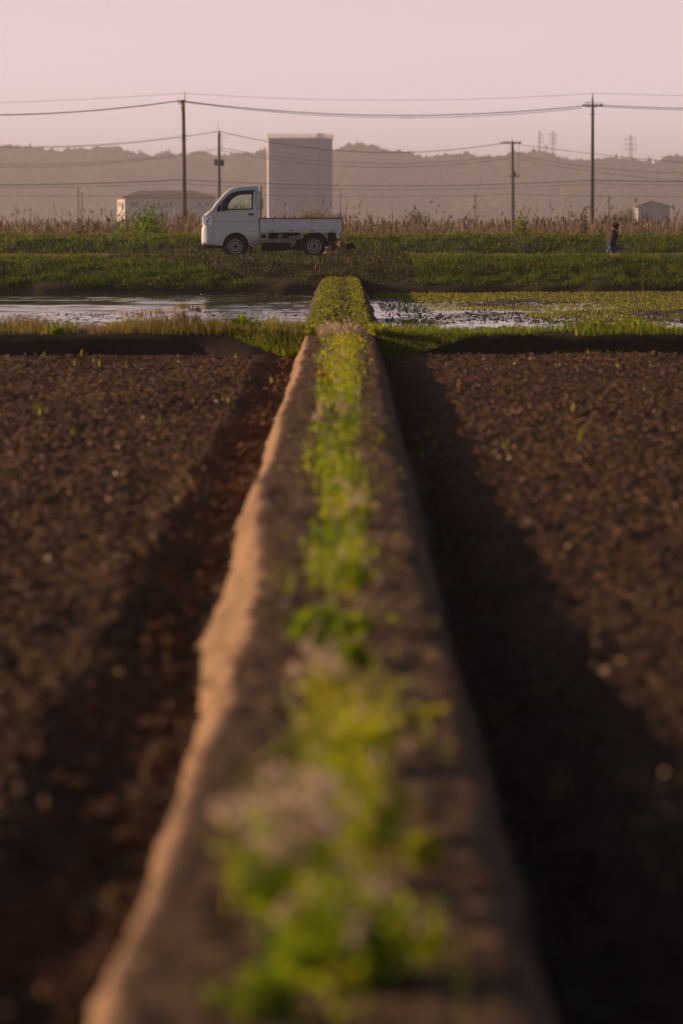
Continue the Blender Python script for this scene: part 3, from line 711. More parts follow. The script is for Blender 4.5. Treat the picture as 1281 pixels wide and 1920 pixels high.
weed(640, 39.2, .10, .21, 380, 45, 'pinkish flowering weed in the middle of the far end of the bund', .6, fs=1.5)
weed(664, 38.8, .10, .20, 380, 36, 'pinkish flowering weed at the far right end of the bund top', .6, fs=1.5)
weed(590, 41.0, .13, .16, 420, 0, 'leafy yellow green weed at the left corner of the bund crossing', .75, leaf=(.02, .05))
weed(712, 41.0, .14, .18, 420, 0, 'leafy yellow green weed at the right corner of the bund crossing', .75, leaf=(.02, .05))
weed(462, 41.6, .16, .27, 650, 0, 'bushy green weed standing above the left cross bund', .45, leaf=(.03, .07))
weed(108, 41.3, .10, .12, 260, 0, 'small leafy green plant among dry grass at the far left', .45, leaf=(.02, .05))
weed(1115, 41.9, .22, .20, 600, 0, 'leafy green plant clump on the right cross bund', .5, leaf=(.03, .06))
weed(1180, 41.9, .22, .19, 600, 0, 'green plant clump at the far right of the cross bund', .5, leaf=(.03, .06))

def tuft(xp, d, h, n_, label, mat='dry', base=.25, spread=.04):
    P = np.stack([rng.normal(0, spread, n_), rng.normal(0, spread, n_), 0 * np.arange(n_)], 1)
    V, q, t_, tn = blades(P, rng.uniform(.55, 1, n_) * h, rng.uniform(.005, .009, n_), rng.uniform(.2, .8, n_), .16)
    P2 = P[: n_ // 3].copy(); P2[:, 2] += h * .75
    b2 = blades(P2, rng.uniform(.04, .09, len(P2)), rng.uniform(.010, .018, len(P2)), rng.uniform(.3, .9, len(P2)), .25)
    V, F, tn = merge([(V, q, t_, tn), b2])
    o = mesh_np('dry_grass_tuft', V, F, M[mat], tone=tn); o['kind'] = 'stuff'; o.location = ((xp - 640) * d / FPX, d, base)
    return tag(o, label, 'grass tuft')
tuft(340, 41.7, .36, 110, 'tallest straw coloured grass tuft on the left cross bund')
tuft(368, 41.7, .32, 90, 'straw coloured tuft right of the tallest one on the left cross bund')
tuft(300, 41.7, .28, 130, 'broad straw coloured tuft left of the tallest one', spread=.12)
tuft(262, 41.7, .24, 130, 'lower bleached tuft in the dry grass of the left cross bund', spread=.15)
tuft(60, 41.6, .15, 80, 'bleached tuft at the left end of the cross bund', spread=.2)
tuft(520, 41.0, .26, 60, 'pale brown seeding tuft left of the bund crossing', base=.18, spread=.16)
o = tuft(1204, 79.5, .85, 5, 'single tall dry stalk in front of the right bank', base=-.10, spread=.03)

# ------------------------------------------------------------------ bushes and trees
def blob_tree(name, xp, d, wpx, topy, label, mat, n=900, leaf=.09, cat='bush', trunk=True, base=-.35, lobes=7, group=None, asp=1.0):
    Wd = wpx * d / FPX; top = pz(topy, d); h = top - base
    root = empty(name, (px(xp, d), d, base), label, cat, group)
    bm = bmesh.new()
    tips = []
    for i in range(lobes):
        a = rng.uniform(0, 2 * np.pi); rr_ = Wd * .36 * math.sqrt(rng.uniform(0, 1))
        c = Vector((math.cos(a) * rr_, math.sin(a) * rr_, h * rng.uniform(.45, .84) * (1 - .25 * rr_ / (Wd * .5))))
        tips.append(c)
    bm = bmesh.new()
    tube(bm, [(0, 0, 0), (0.01 * Wd, 0, h * .25), (.02 * Wd, .01, h * .55)], [Wd * .03, Wd * .022, Wd * .012], 6)
    for c in tips: tube(bm, [(0.01 * Wd, 0, h * .22), Vector((c.x * .5, c.y * .5, c.z * .75)), c], [Wd * .015, Wd * .010, Wd * .004], 4, False)
    bobj('trunk', bm, M['bark'], root)
    T_ = np.array([list(c) for c in tips]); k = rng.integers(0, lobes, n)
    P = T_[k] + rng.normal(0, 1, (n, 3)) * np.array([Wd * .14, Wd * .14, h * .12 * asp])
    P[:, 2] = np.clip(P[:, 2], h * .08, h)
    V, q, t_ = leaves(P, rng.uniform(.6, 1.3, n) * leaf, np.clip(rng.normal(.5, .25, n), 0, 1), .8)
    mesh_np('crown', V, [q], M[mat], root, tone=t_)
    return root
blob_tree('leafy_bush', 285, 130.2, 88, 378, 'fresh green leafy bush rising above the reeds near the left tall pole', 'bush', 2600, .10, lobes=16)
blob_tree('leafy_bush', 222, 131, 36, 394, 'small green bush in the reeds before the white building gable', 'bush', 420, .08, lobes=5)
blob_tree('low_bush', 155, 130.8, 52, 404, 'dull round low bush among the reeds at left', 'darkbush', 1100, .06, lobes=8)
blob_tree('pale_tree', 362, 330, 40, 390, 'pale round tree between the tall left pole and the truck', 'palebush', 900, .16, 'tree', lobes=9)
blob_tree('pale_tree', 578, 360, 74, 387, 'pale yellow green spreading tree at the foot of the water tower', 'palebush', 1600, .18, 'tree', lobes=14)
blob_tree('pale_tree', 778, 380, 46, 392, 'grey green rounded tree beyond the reeds right of the tower', 'darkbush', 1100, .18, 'tree', lobes=8)
blob_tree('leafy_bush', 974, 131, 30, 386, 'green bush leaning on the right shorter pole', 'bush', 700, .085, lobes=6)
blob_tree('upright_bush', 1093, 131, 22, 388, 'dark upright bush just left of the tallest right pole', 'darkbush', 500, .07, lobes=6, asp=1.3)
blob_tree('pale_tree', 1138, 330, 44, 391, 'pale tree behind the reeds right of the tallest pole', 'palebush', 700, .16, 'tree', lobes=8)
blob_tree('round_tree', 1172, 460, 34, 387, 'rounded tree close to the left wall of the small barn', 'palebush', 900, .2, 'tree', lobes=8)
blob_tree('pale_tree', 68, 300, 40, 398, 'pale tree low behind the reeds at the far left', 'palebush', 600, .14, 'tree', lobes=7)
blob_tree('round_tree', 497, 300, 26, 396, 'small tree half hidden between the cab and the water tower', 'darkbush', 500, .12, 'tree', lobes=6)

# ------------------------------------------------------------------ hill and forest
HP = np.array([[-400, 290], [0, 279], [60, 279], [106, 288], [133, 281], [160, 287], [185, 280], [226, 282], [250, 291], [281, 296], [305, 289], [336, 297], [363, 296], [384, 293], [401, 299], [432, 297],
               [440, 291], [483, 291], [494, 286], [560, 280], [627, 285], [641, 280], [670, 273], [698, 277], [727, 286], [763, 289], [785, 297], [813, 297], [853, 293], [883, 293], [922, 302], [945, 297],
               [968, 292], [991, 293], [1015, 290], [1044, 298], [1064, 303], [1110, 305], [1149, 297], [1166, 302], [1195, 303], [1222, 305], [1251, 295], [1281, 294], [1700, 300]])
DH = 3000.0
def hill_z(X, Y):
    xp = 640 + X * FPX / DH
    top = EYE + (HOR - np.interp(xp, HP[:, 0], HP[:, 1])) * DH / FPX - 5.0
    top = np.where((xp < -400) | (xp > 1700), 46 + 14 * fbm(X * .004, X * 0, 151, 3), top)
    t_ = np.clip((Y - 2560) / 440, 0, 1); t_ = t_ ** .8
    n_ = (fbm(X * .010, Y * .006, 153, 3) - .5) * 30 * np.sin(np.clip(t_, 0, 1) * np.pi)
    return -.45 + (top + .45) * t_ * np.where(Y > 3000, np.clip(1 - (Y - 3000) / 1400, .2, 1), 1) + n_
xx = np.concatenate([-np.geomspace(3500, 360, 60), np.linspace(-350, 350, 260), np.geomspace(360, 3500, 60)])
yy = np.concatenate([np.linspace(2560, 3000, 40), np.linspace(3030, 4300, 20)])
X, Y = np.meshgrid(xx, yy)
M['hill'] = soil('wooded_hillside', (0.035, 0.042, 0.018), (0.06, 0.07, 0.028), .02, .15, bump=1.0)
o = mesh_np('wooded_hill', np.stack([X, Y, hill_z(X, Y)], 2).reshape(-1, 3), [grid_faces(len(yy), len(xx))], M['hill'], smooth=True)
tag(o, kind='structure')
# forest crowns
N = 5200
y = 2575 + 440 * rng.uniform(0, 1, N) ** .85; x = rng.uniform(-345, 345, N)
ridge_n = 420
x = np.concatenate([x, rng.uniform(-345, 345, ridge_n)]); y = np.concatenate([y, 2996 + rng.uniform(-8, 8, ridge_n)])
z = hill_z(x, y); r_ = rng.uniform(2.6, 5.2, len(x)) * (.75 + .5 * fbm(x * .02, y * .02, 155, 2))
t_ = np.clip(fbm(x * .016, y * .012, 157, 3) * 1.5 - .42 + rng.normal(0, .10, len(x)), 0, 1)
spring = fbm(x * .022, y * .018, 159, 2) > .66
t_ = np.where(spring, np.clip(.8 + rng.normal(0, .1, len(x)), 0, 1), np.minimum(t_, .7))
c1 = clods(np.stack([x, y, z + r_ * .55], 1), r_, tone=t_, squash=1.0)
# leafy breakup of the crowns
k = np.repeat(np.arange(len(x)), 7)
dv = rng.normal(size=(len(k), 3)); dv /= np.linalg.norm(dv, axis=1)[:, None]; dv[:, 2] = np.abs(dv[:, 2])
P = np.stack([x[k], y[k], z[k] + r_[k] * .5], 1) + dv * (r_[k] * rng.uniform(.8, 1.15, len(k)))[:, None]
V1, q1, t1 = leaves(P, rng.uniform(.6, 1.3, len(k)), np.clip(t_[k] + rng.normal(0, .12, len(k)), 0, 1), 1.0)
# conifers on and near the ridge
nc = 190
xc = rng.uniform(-345, 345, nc); keep = fbm(xc * .02, xc * 0, 161, 2) > .42
xc = np.concatenate([xc[keep], np.array([(v - 640) * DH / FPX for v in (41, 60, 72, 113, 133, 160, 641, 652, 772, 787, 968, 1017, 1024, 1044, 1085, 1149, 1160)])])
yc = 2990 + rng.uniform(-25, 6, len(xc)); zc = hill_z(xc, yc); hc = rng.uniform(6.5, 11, len(xc)); rc = hc * .21
cv, cf, ct, off = [], [], [], 0
for X0, Y0, Z0, H0, R0 in zip(xc, yc, zc, hc, rc):
    for tier in range(3):
        zb = Z0 + H0 * (.12 + .27 * tier); rt_ = R0 * (1.15 - .33 * tier); zt = zb + H0 * .42
        ring = [(X0 + math.cos(q) * rt_ * random.uniform(.75, 1.2), Y0 + math.sin(q) * rt_, zb + random.uniform(-.3, .3)) for q in [2 * math.pi * i / 7 for i in range(7)]]
        cv += ring + [(X0, Y0, min(zt, Z0 + H0 + .5))]
        cf += [(off + i, off + (i + 1) % 7, off + 7) for i in range(7)]; ct += [random.uniform(0, .35)] * 8; off += 8
V, F, tn = merge([c1, (V1, q1, None, t1), (np.array(cv), None, np.array(cf), np.array(ct))])
tag(mesh_np('forest', V, F, M['forest'], tone=tn), 'hazy mixed forest of rounded trees and pointed conifers covering the long hill', 'forest', kind='stuff')

# ------------------------------------------------------------------ water tower, house, barn
D = 900.0; s_ = D / FPX
root = empty('water_tower', (px(562, D), D, -.45), 'massive flat sided concrete water tower rising behind the truck', 'tower')
fp = [(-62, 62), (-58.5, 0), (38, 0), (54, 22), (61, 52), (56, 90), (-30, 96)]
fp = [(a * s_, b_ * s_) for a, b_ in fp]
ztop = pz(262, D) + .45
bm = bmesh.new()
a = [bm.verts.new((p[0], p[1], 0)) for p in fp]; b_ = [bm.verts.new((p[0], p[1], ztop)) for p in fp]
bm.faces.new(a); bm.faces.new(b_)
for i in range(len(fp)): bm.faces.new((a[i], a[(i+1) % len(fp)], b_[(i+1) % len(fp)], b_[i]))
bobj('shaft', bm, M['concrete'], root)
bm = bmesh.new()
sc2 = 1.02
fp2 = [(p[0] * sc2, (p[1] - 45 * s_) * sc2 + 45 * s_) for p in fp]
a = [bm.verts.new((p[0], p[1], ztop + .003)) for p in fp2]; b_ = [bm.verts.new((p[0], p[1], ztop + .25)) for p in fp2]
bm.faces.new(a); bm.faces.new(b_)
for i in range(len(fp)): bm.faces.new((a[i], a[(i+1) % len(fp)], b_[(i+1) % len(fp)], b_[i]))
bobj('cap_slab', bm, M['concrete'], root)
bm = bmesh.new(); bmp = bmesh.new()
for i in range(len(fp2)):
    p0 = Vector((*fp2[i], 0)); p1 = Vector((*fp2[(i+1) % len(fp2)], 0)); L_ = (p1 - p0).length; nn = max(1, int(L_ / .55))
    for zz in (ztop + .28, ztop + .75, ztop + 1.22): tube(bm, [p0 + Vector((0, 0, zz)), p1 + Vector((0, 0, zz))], .035, 4)
    for j in range(nn):
        q = p0.lerp(p1, j / nn); tube(bmp, [q + Vector((0, 0, ztop + .25)), q + Vector((0, 0, ztop + 1.25))], .05 if j % 3 else .09, 4)
bobj('handrail', bm, M['railing'], root); bobj('baluster', bmp, M['railing'], root)
bm = bmesh.new()
box(bm, 4.2, 5.6, 1.5, 3, ztop + .25, ztop + 1.45)
bobj('roof_hatch', bm, M['concrete'], root)
bm = bmesh.new()
for xv in (512, 524, 536, 548, 560, 572, 584): box(bm, (xv - 562) * s_ - .11, (xv - 562) * s_ + .11, -.34, -.002, 0, ztop - .02)
bobj('wall_joint', bm, M['concrete'], root)
bm = bmesh.new()
for kz in range(44): box(bm, (598 - 562) * s_ - .25, (598 - 562) * s_ + .25, -.32, -.27, .5 + kz * .46, .56 + kz * .46)
for sx_ in (-.25, .25): box(bm, (598 - 562) * s_ + sx_ - .03, (598 - 562) * s_ + sx_ + .03, -.34, -.28, .3, ztop)
bobj('ladder', bm, M['pylon'], root)

D = 800.0; s_ = D / FPX
ang = R(13); Ln = 19.6; Wd = 9.6
root = empty('white_building', (px(235, D), D, -.45), 'long white building with hipped brown roof and small windows at left', 'building', rz=ang)
zw = pz(371, D) + .45; zr = pz(357, D) + .45
bm = bmesh.new(); box(bm, 0, Ln, 0, Wd, 0, zw); bobj('wall', bm, M['wall'], root)
bm = bmesh.new(); ov = .7
e_ = [bm.verts.new(p) for p in ((-ov, -ov, zw - .08), (Ln + ov, -ov, zw - .08), (Ln + ov, Wd + ov, zw - .08), (-ov, Wd + ov, zw - .08))]
t1_ = [bm.verts.new(p) for p in ((-ov, -ov, zw + .1), (Ln + ov, -ov, zw + .1), (Ln + ov, Wd + ov, zw + .1), (-ov, Wd + ov, zw + .1))]
r1 = bm.verts.new((4.2, Wd / 2, zr)); r2 = bm.verts.new((Ln - 3.8, Wd / 2, zr))
bm.faces.new(e_)
for i in range(4): bm.faces.new((e_[i], e_[(i+1) % 4], t1_[(i+1) % 4], t1_[i]))
bm.faces.new((t1_[0], t1_[1], r2, r1)); bm.faces.new((t1_[1], t1_[2], r2)); bm.faces.new((t1_[2], t1_[3], r1, r2)); bm.faces.new((t1_[3], t1_[0], r1))
bobj('roof', bm, M['roof'], root)
def win(x0, x1, z0, z1, face='front'):
    bm = bmesh.new(); bg_ = bmesh.new()
    if face == 'front':
        box(bm, x0 - .06, x1 + .06, -.05, -.003, z0 - .06, z1 + .06); box(bg_, x0, x1, -.065, -.052, z0, z1)
    else:
        box(bm, -.05, -.003, x0 - .06, x1 + .06, z0 - .06, z1 + .06); box(bg_, -.065, -.052, x0, x1, z0, z1)
    f = bobj('window', bm, M['wall'], root); bobj('pane', bg_, M['pane'], f)
for xv, wv in ((252, 1.5), (298, .6), (312, .6), (321, .6), (374, .6), (386, .6)):
    xc_ = (xv - 235) * s_ / math.cos(ang); win(xc_ - wv / 2, xc_ + wv / 2, zw - 2.0, zw - 1.0)
for yv in (2.0, 5.0, 7.4): win(yv - .45, yv + .45, zw - 1.9, zw - .9, 'side')
for yv in (2.0, 5.0): win(yv - .45, yv + .45, zw - 4.1, zw - 3.1, 'side')
bm = bmesh.new(); box(bm, 6, 7.1, -.05, -.004, 0, 2.1); bobj('door', bm, M['pane'], root)

D = 700.0; s_ = D / FPX
root = empty('small_barn', (px(1224, D), D, -.45), 'small grey sheet metal barn with shallow gable roof at right edge', 'barn')
hw_ = 29.5 * s_; ze = pz(387, D) + .45; za = pz(376.5, D) + .45
bm = bmesh.new(); prism(bm, [(-hw_, 0), (hw_, 0), (hw_, ze), (-.5, za - .15), (-hw_, ze)], 0, 9); bobj('wall', bm, M['barn'], root)
for sgn in (-1, 1):
    bm = bmesh.new(); xo = sgn * (hw_ + .45)
    prism(bm, [(-.5, za - .13), (-.5, za + .05), (xo, ze - .02), (xo, ze - .2)], -.4, 9.4); bobj('roof_panel', bm, M['roof'], root)
bm = bmesh.new()
for i in range(24): 
    xv = -hw_ + .1 + i * (2 * hw_ - .2) / 23; zt_ = ze + (za - .15 - ze) * (1 - abs(xv + .5) / (hw_ + .5)) - .12
    box(bm, xv - .03, xv + .03, -.04, -.002, 0, zt_)
bobj('wall_rib', bm, M['barn'], root)
bm = bmesh.new(); box(bm, -1.4, 1.2, -.06, -.042, 0, 1.9); bobj('door', bm, M['pane'], root)

# ------------------------------------------------------------------ utility poles and wires
def pole(xp, d, topy, wb, wt, label, rod=None, lean=0.0):
    base = -.40
    zt = pz(topy, d) - base
    root = empty('utility_pole', (px(xp, d), d, base), label, 'utility pole', 'utility poles')
    bm = bmesh.new(); s = d / FPX
    tube(bm, [(0, 0, 0), (-lean * s * .5, 0, zt * .5), (-lean * s, 0, zt)], [wb * s / 2, (wb + wt) * s / 4, wt * s / 2], 14)
    bobj('shaft', bm, M['pole'], root, True)
    return root, s, zt, base
# P1
root, s, zt, zb = pole(347, 300, 189, 9.0, 6.2, 'tall left utility pole with a rod on top, left of the truck', lean=2)
bm = bmesh.new(); tube(bm, [(1 * s, -.15, zt - 16 * s), (1 * s, -.15, zt + 16 * s)], 1.0 * s, 6); bobj('lightning_rod', bm, M['railing'], root)
bm = bmesh.new(); box(bm, -11 * s, 3 * s, -.25, -.17, zt - 3 * s, zt - 1 * s); bobj('crossarm', bm, M['iron'], root)
for xv in (-10, -6, -3.5):
    bm = bmesh.new(); tube(bm, [(xv * s, -.2, zt - 3 * s), (xv * s, -.2, zt - 9 * s)], [1.3 * s, .8 * s], 6); bobj('insulator', bm, M['iron'], root)
bm = bmesh.new(); tube(bm, [(-6 * s, 0, zt - 10 * s), (-5 * s, 0, zt - 25 * s)], .5 * s, 5); bobj('drop_cable', bm, M['wire'], root)
for zy in (254, 262, 282, 338, 345): 
    bm = bmesh.new(); box(bm, -5 * s, 5 * s, -.3, -.2, (pz(zy, 300) - zb) - .6 * s, (pz(zy, 300) - zb) + .6 * s); bobj('clamp', bm, M['iron'], root)
# P2
root, s, zt, zb = pole(411.5, 380, 247, 6.5, 5, 'shorter left pole with two transformer boxes just above the cab')
bm = bmesh.new(); tube(bm, [(-1.5 * s, -.15, zt - 6 * s), (-1.5 * s, -.15, zt + 15 * s)], .7 * s, 6); bobj('lightning_rod', bm, M['railing'], root)
for xv, zy in ((-6.5, 305), (6, 306)):
    bm = bmesh.new(); zz = pz(zy, 380) - zb; tube(bm, [(xv * s, 0, zz - 6 * s), (xv * s, 0, zz - 5 * s), (xv * s, 0, zz + 5 * s), (xv * s, 0, zz + 5.6 * s)], [2.6 * s, 3.2 * s, 3.2 * s, 2.2 * s], 12)
    t_o = bobj('transformer', bm, M['iron'], root, False)
    bm = bmesh.new(); tube(bm, [(xv * s, 0, zz + 5.6 * s), (xv * s, 0, zz + 8 * s)], .6 * s, 5); bobj('bushing', bm, M['iron'], t_o)
bm = bmesh.new(); zz = pz(303, 380) - zb; box(bm, -9 * s, 9 * s, -.3, -.18, zz - .6 * s, zz + .6 * s); zz = pz(310, 380) - zb; box(bm, -8 * s, 8 * s, -.3, -.18, zz - .6 * s, zz + .6 * s); bobj('crossarm', bm, M['iron'], root)
bm = bmesh.new(); tube(bm, [(2 * s, 0, zt - 6 * s), (5 * s, 0, zt - 8 * s), (5 * s, 0, zt - 36 * s)], .35 * s, 4); bobj('jumper_cable', bm, M['wire'], root)
bm = bmesh.new(); tube(bm, [(3 * s, 0, zt - 5 * s), (8 * s, 0, zt - 11 * s), (14 * s, 0, zt - 13 * s), (20 * s, 0, zt - 8 * s)], .3 * s, 4); bobj('jumper_cable', bm, M['wire'], root)
# P3
root, s, zt, zb = pole(1108.5, 300, 196, 8.4, 5.2, 'tallest right utility pole with a pointed top and curved jumpers')
bm = bmesh.new(); tube(bm, [(0, 0, zt), (-.3 * s, 0, zt + 20 * s)], [2.2 * s, .5 * s], 8); bobj('pole_spike', bm, M['iron'], root)
bm = bmesh.new(); box(bm, -19 * s, 18 * s, -.28, -.17, zt - 4.8 * s, zt - 2.8 * s); bobj('crossarm', bm, M['iron'], root)
bm = bmesh.new(); box(bm, -14 * s, 8 * s, -.42, -.31, zt - 7 * s, zt - 5.8 * s); bobj('crossarm', bm, M['iron'], root)
for xv in (-17, -12, -7, 6, 13, 17):
    bm = bmesh.new(); tube(bm, [(xv * s - 1.4 * s, -.22, zt - 5.5 * s), (xv * s + 1.0 * s, -.22, zt - .6 * s)], [1.9 * s, 1.2 * s], 6); bobj('insulator', bm, M['iron'], root)
for x0, x1 in ((-16, -5), (-11, 2), (4, 17)):
    bm = bmesh.new(); tube(bm, [((x0 + (x1 - x0) * t) * s, -.22, zt - 1 * s + math.sin(t * math.pi) * 4 * s) for t in np.linspace(0, 1, 7)], .4 * s, 4); bobj('jumper_cable', bm, M['wire'], root)
for zy in (216, 338, 345):
    bm = bmesh.new(); zz = pz(zy, 300) - zb; box(bm, -4.6 * s, 4.6 * s, -.25, .25, zz - .5 * s, zz + .5 * s); bobj('clamp', bm, M['iron'], root)
# P4
root, s, zt, zb = pole(961, 380, 265, 7.4, 4.6, 'shorter right pole with a wide crossarm and small lower arm', lean=2)
bm = bmesh.new(); box(bm, -22 * s, 14 * s, -.28, -.16, zt - 5.2 * s, zt - 3.4 * s); bobj('crossarm', bm, M['iron'], root)
for xv in (-22, -15, -9, 3, 10, 13):
    bm = bmesh.new(); tube(bm, [(xv * s - 1.6 * s, -.22, zt - 6 * s), (xv * s + 1.2 * s, -.22, zt - 2.2 * s)], [1.7 * s, 1.1 * s], 6); bobj('insulator', bm, M['iron'], root)
bm = bmesh.new(); zz = pz(332, 380) - zb; box(bm, -8 * s, 11 * s, -.25, -.14, zz - .6 * s, zz + .6 * s); bobj('lower_crossarm', bm, M['iron'], root)
for xv in (-6, 5, 9):
    bm = bmesh.new(); tube(bm, [(xv * s, -.2, zz), (xv * s, -.2, zz + 4 * s)], .9 * s, 6); bobj('insulator', bm, M['iron'], root)
bm = bmesh.new(); box(bm, 1 * s, 4.5 * s, -.2, .2, zz + 1 * s, zz + 9 * s); bobj('switch_box', bm, M['iron'], root)
for xv in (-7, 10):
    bm = bmesh.new(); tube(bm, [(xv * s, -.2, zt - 5 * s), (xv * s, -.2, zz + 2 * s)], .28 * s, 4); bobj('drop_cable', bm, M['wire'], root)
for x0, x1 in ((-20, -8), (-12, -2), (2, 13)):
    bm = bmesh.new(); tube(bm, [((x0 + (x1 - x0) * t) * s, -.22, zt - 4 * s + math.sin(t * math.pi) * 3.6 * s) for t in np.linspace(0, 1, 7)], .3 * s, 4); bobj('jumper_cable', bm, M['wire'], root)
# small far poles
for xp, d, ty, lb_, arms in ((148, 800, 351, 'thin far pole above the reeds, left one of a close pair', (354, 360)), (155, 830, 361, 'thin far pole above the reeds, right one of a close pair', (364,)),
                            (638, 800, 353, 'bare thin far pole right of the water tower', (354,)), (889.5, 650, 365, 'far pole with crossarm and guy wire between the two right hand poles', (369, 388)),
                            (1140, 650, 366, 'far pole with a small box beyond the tallest right pole', (371,))):
    root, s, zt, zb = pole(xp, d, ty, 2.8, 2.0, lb_)
    for ay in arms:
        bm = bmesh.new(); zz = pz(ay, d) - zb; box(bm, -4.2 * s, 4.2 * s, -.25, -.16, zz - .5 * s, zz + .5 * s); bobj('crossarm', bm, M['iron'], root)
    if xp in (889.5, 1140):
        bm = bmesh.new(); zz = pz(377 if xp == 1140 else 388, d) - zb; box(bm, -3 * s, -.8 * s, -.3, .3, zz - 3 * s, zz + 2 * s); bobj('switch_box', bm, M['iron'], root)
    if xp == 889.5:
        bm = bmesh.new(); tube(bm, [(0, 0, zt - 3 * s), (9 * s, 0, zt - 38 * s)], .3 * s, 4); bobj('guy_wire', bm, M['wire'], root)

def wire(pts, d, r, label, group):
    """pts: picture points (x, y) the wire passes through; the curve is a sag between the supports"""
    xs_ = np.array([p[0] for p in pts], float); zs = np.array([p[1] for p in pts], float)
    c = np.polyfit(xs_, zs, min(2, len(pts) - 1))
    n_ = 26; xv = np.linspace(xs_[0], xs_[-1], n_)
    yv = np.polyval(c, xv)
    bm = bmesh.new(); tube(bm, [(px(a, d), d - .22, pz(b2_, d)) for a, b2_ in zip(xv, yv)], r, 5)
    o = bobj('power_line', bm, M['wire'], None, True)
    x0 = px(pts[0][0], d); o.data.transform(Matrix.Translation((-x0, -d, 0))); o.location = (x0, d, 0)
    return tag(o, label, 'overhead wire', group)
G1 = 'wires of the front pole line'; G2 = 'wires of the rear pole line'
wire([(-420, 200), (20, 194), (346, 177)], 300, .012, 'faint topmost wire running left from the rod of the tall left pole', G1)
wire([(347, 177), (728, 190), (1108, 177)], 300, .012, 'faint topmost wire strung between the two tall poles', G1)
wire([(1108, 177), (1260, 181), (1850, 177)], 300, .012, 'faint topmost wire leaving the tallest right pole to the right', G1)
wire([(-400, 190), (20, 217), (338, 191)], 300, .045, 'thick upper line left of the tall left pole', G1)
wire([(348, 192), (720, 218), (1090, 200.5)], 300, .035, 'upper line of the sagging pair between the two tall poles', G1)
wire([(349, 193.5), (720, 222), (1088, 204.5)], 300, .022, 'lower line of the sagging pair between the two tall poles', G1)
wire([(1126, 199.5), (1260, 204.5), (1850, 196)], 300, .028, 'upper line right of the tallest right pole', G1)
wire([(1118, 201.5), (1260, 207.5), (1850, 200)], 300, .022, 'second upper line right of the tallest right pole', G1)
wire([(-400, 338), (20, 347), (346, 337.6)], 300, .03, 'dark communication line low across the hill, left part', G1)
wire([(346, 337.6), (727, 349), (1108, 338.6)], 300, .022, 'dark communication line low across the hill between the tall poles', G1)
wire([(1108, 338.6), (1260, 341), (1850, 336)], 300, .03, 'dark communication line low across the hill at the right', G1)
wire([(-400, 345), (20, 352), (346, 345)], 300, .014, 'thin line just below the communication line, left part', G1)
wire([(346, 345), (727, 356), (1108, 345)], 300, .014, 'thin line just below the communication line between the tall poles', G1)
wire([(1108, 345), (1260, 347), (1850, 344)], 300, .014, 'thin line just below the communication line at the right', G1)
wire([(-200, 262), (110, 277), (408, 248)], 380, .032, 'line dropping left from the top of the shorter left pole', G2)
wire([(414, 248), (727, 287), (938, 270)], 380, .032, 'sagging line between the tops of the shorter poles across the tower', G2)
wire([(974, 272), (1107, 289), (1281, 306)], 380, .022, 'line falling right from the shorter right pole', G2)
wire([(-200, 292), (200, 304), (410, 278.5)], 380, .018, 'upper thin line of the second pair left of the shorter left pole', G2)
wire([(-200, 300), (150, 311), (410, 282)], 380, .018, 'lower thin line of the second pair left of the shorter left pole', G2)
wire([(413, 278), (690, 307), (960, 291)], 380, .020, 'upper thin line between the shorter poles crossing the hill', G2)
wire([(413, 283), (690, 314), (960, 296)], 380, .020, 'lower thin line between the shorter poles crossing the hill', G2)
wire([(963, 291), (1107, 314), (1281, 325)], 380, .018, 'upper thin line falling right over the dark hill', G2)
wire([(963, 298), (1107, 322), (1281, 340)], 380, .018, 'lower thin line falling right over the dark hill', G2)
wire([(-200, 362), (110, 368), (411, 365)], 380, .018, 'lowest faint line above the reeds, left part', G2)
wire([(411, 363), (690, 369), (961, 364.6)], 380, .018, 'lowest faint line above the reeds behind the truck', G2)
wire([(961, 364.6), (1108, 368), (1281, 369)], 380, .018, 'lowest faint line above the reeds at the right', G2)
wire([(-200, 249), (200, 271), (346, 254)], 300, .010, 'hair thin line meeting the tall left pole below its middle', G1)

def pylon(xp, d, ty, by, wpx, arms, label, side=(-1, 1)):
    s = d / FPX; zb = pz(by, d); H_ = pz(ty, d) - zb + 18
    root = empty('lattice_pylon', (px(xp, d), d, zb - 18), label, 'pylon', 'pylons on the ridge')
    bm = bmesh.new(); W_ = wpx * s
    lv = 9
    def hw(t): return W_ * (.5 - .40 * t ** .7)
    for a_ in (-1, 1):
        for b2_ in (-1, 1):
            tube(bm, [(a_ * hw(t), b2_ * hw(t), H_ * t) for t in np.linspace(0, 1, 6)], .22, 4)
    for i in range(lv):
        t0, t1 = i / lv, (i + 1) / lv
        for b2_ in (-1, 1):
            tube(bm, [(-hw(t0), b2_ * hw(t0), H_ * t0), (hw(t1), b2_ * hw(t1), H_ * t1)], .13, 3)
            tube(bm, [(hw(t0), b2_ * hw(t0), H_ * t0), (-hw(t1), b2_ * hw(t1), H_ * t1)], .13, 3)
            tube(bm, [(-hw(t1), b2_ * hw(t1), H_ * t1), (hw(t1), b2_ * hw(t1), H_ * t1)], .13, 3)
    bobj('tower_frame', bm, M['pylon'], root)
    for ay in arms:
        zz = pz(ay, d) - zb + 18
        for sd in side:
            bm = bmesh.new(); tube(bm, [(0, 0, zz + 1.0), (sd * wpx * .85 * s, 0, zz)], .2, 4); tube(bm, [(0, 0, zz - .3), (sd * wpx * .85 * s, 0, zz)], .2, 4)
            ar = bobj('crossarm', bm, M['pylon'], root)
            bm = bmesh.new(); tube(bm, [(sd * wpx * .8 * s, 0, zz), (sd * wpx * .8 * s, 0, zz - 2.0)], .3, 5); bobj('insulator', bm, M['pylon'], ar)
    return root
pylon(1009, 3350, 246, 292, 8.5, (253, 261, 268), 'left pylon of the group on the ridge, its arms to the right', (1,))
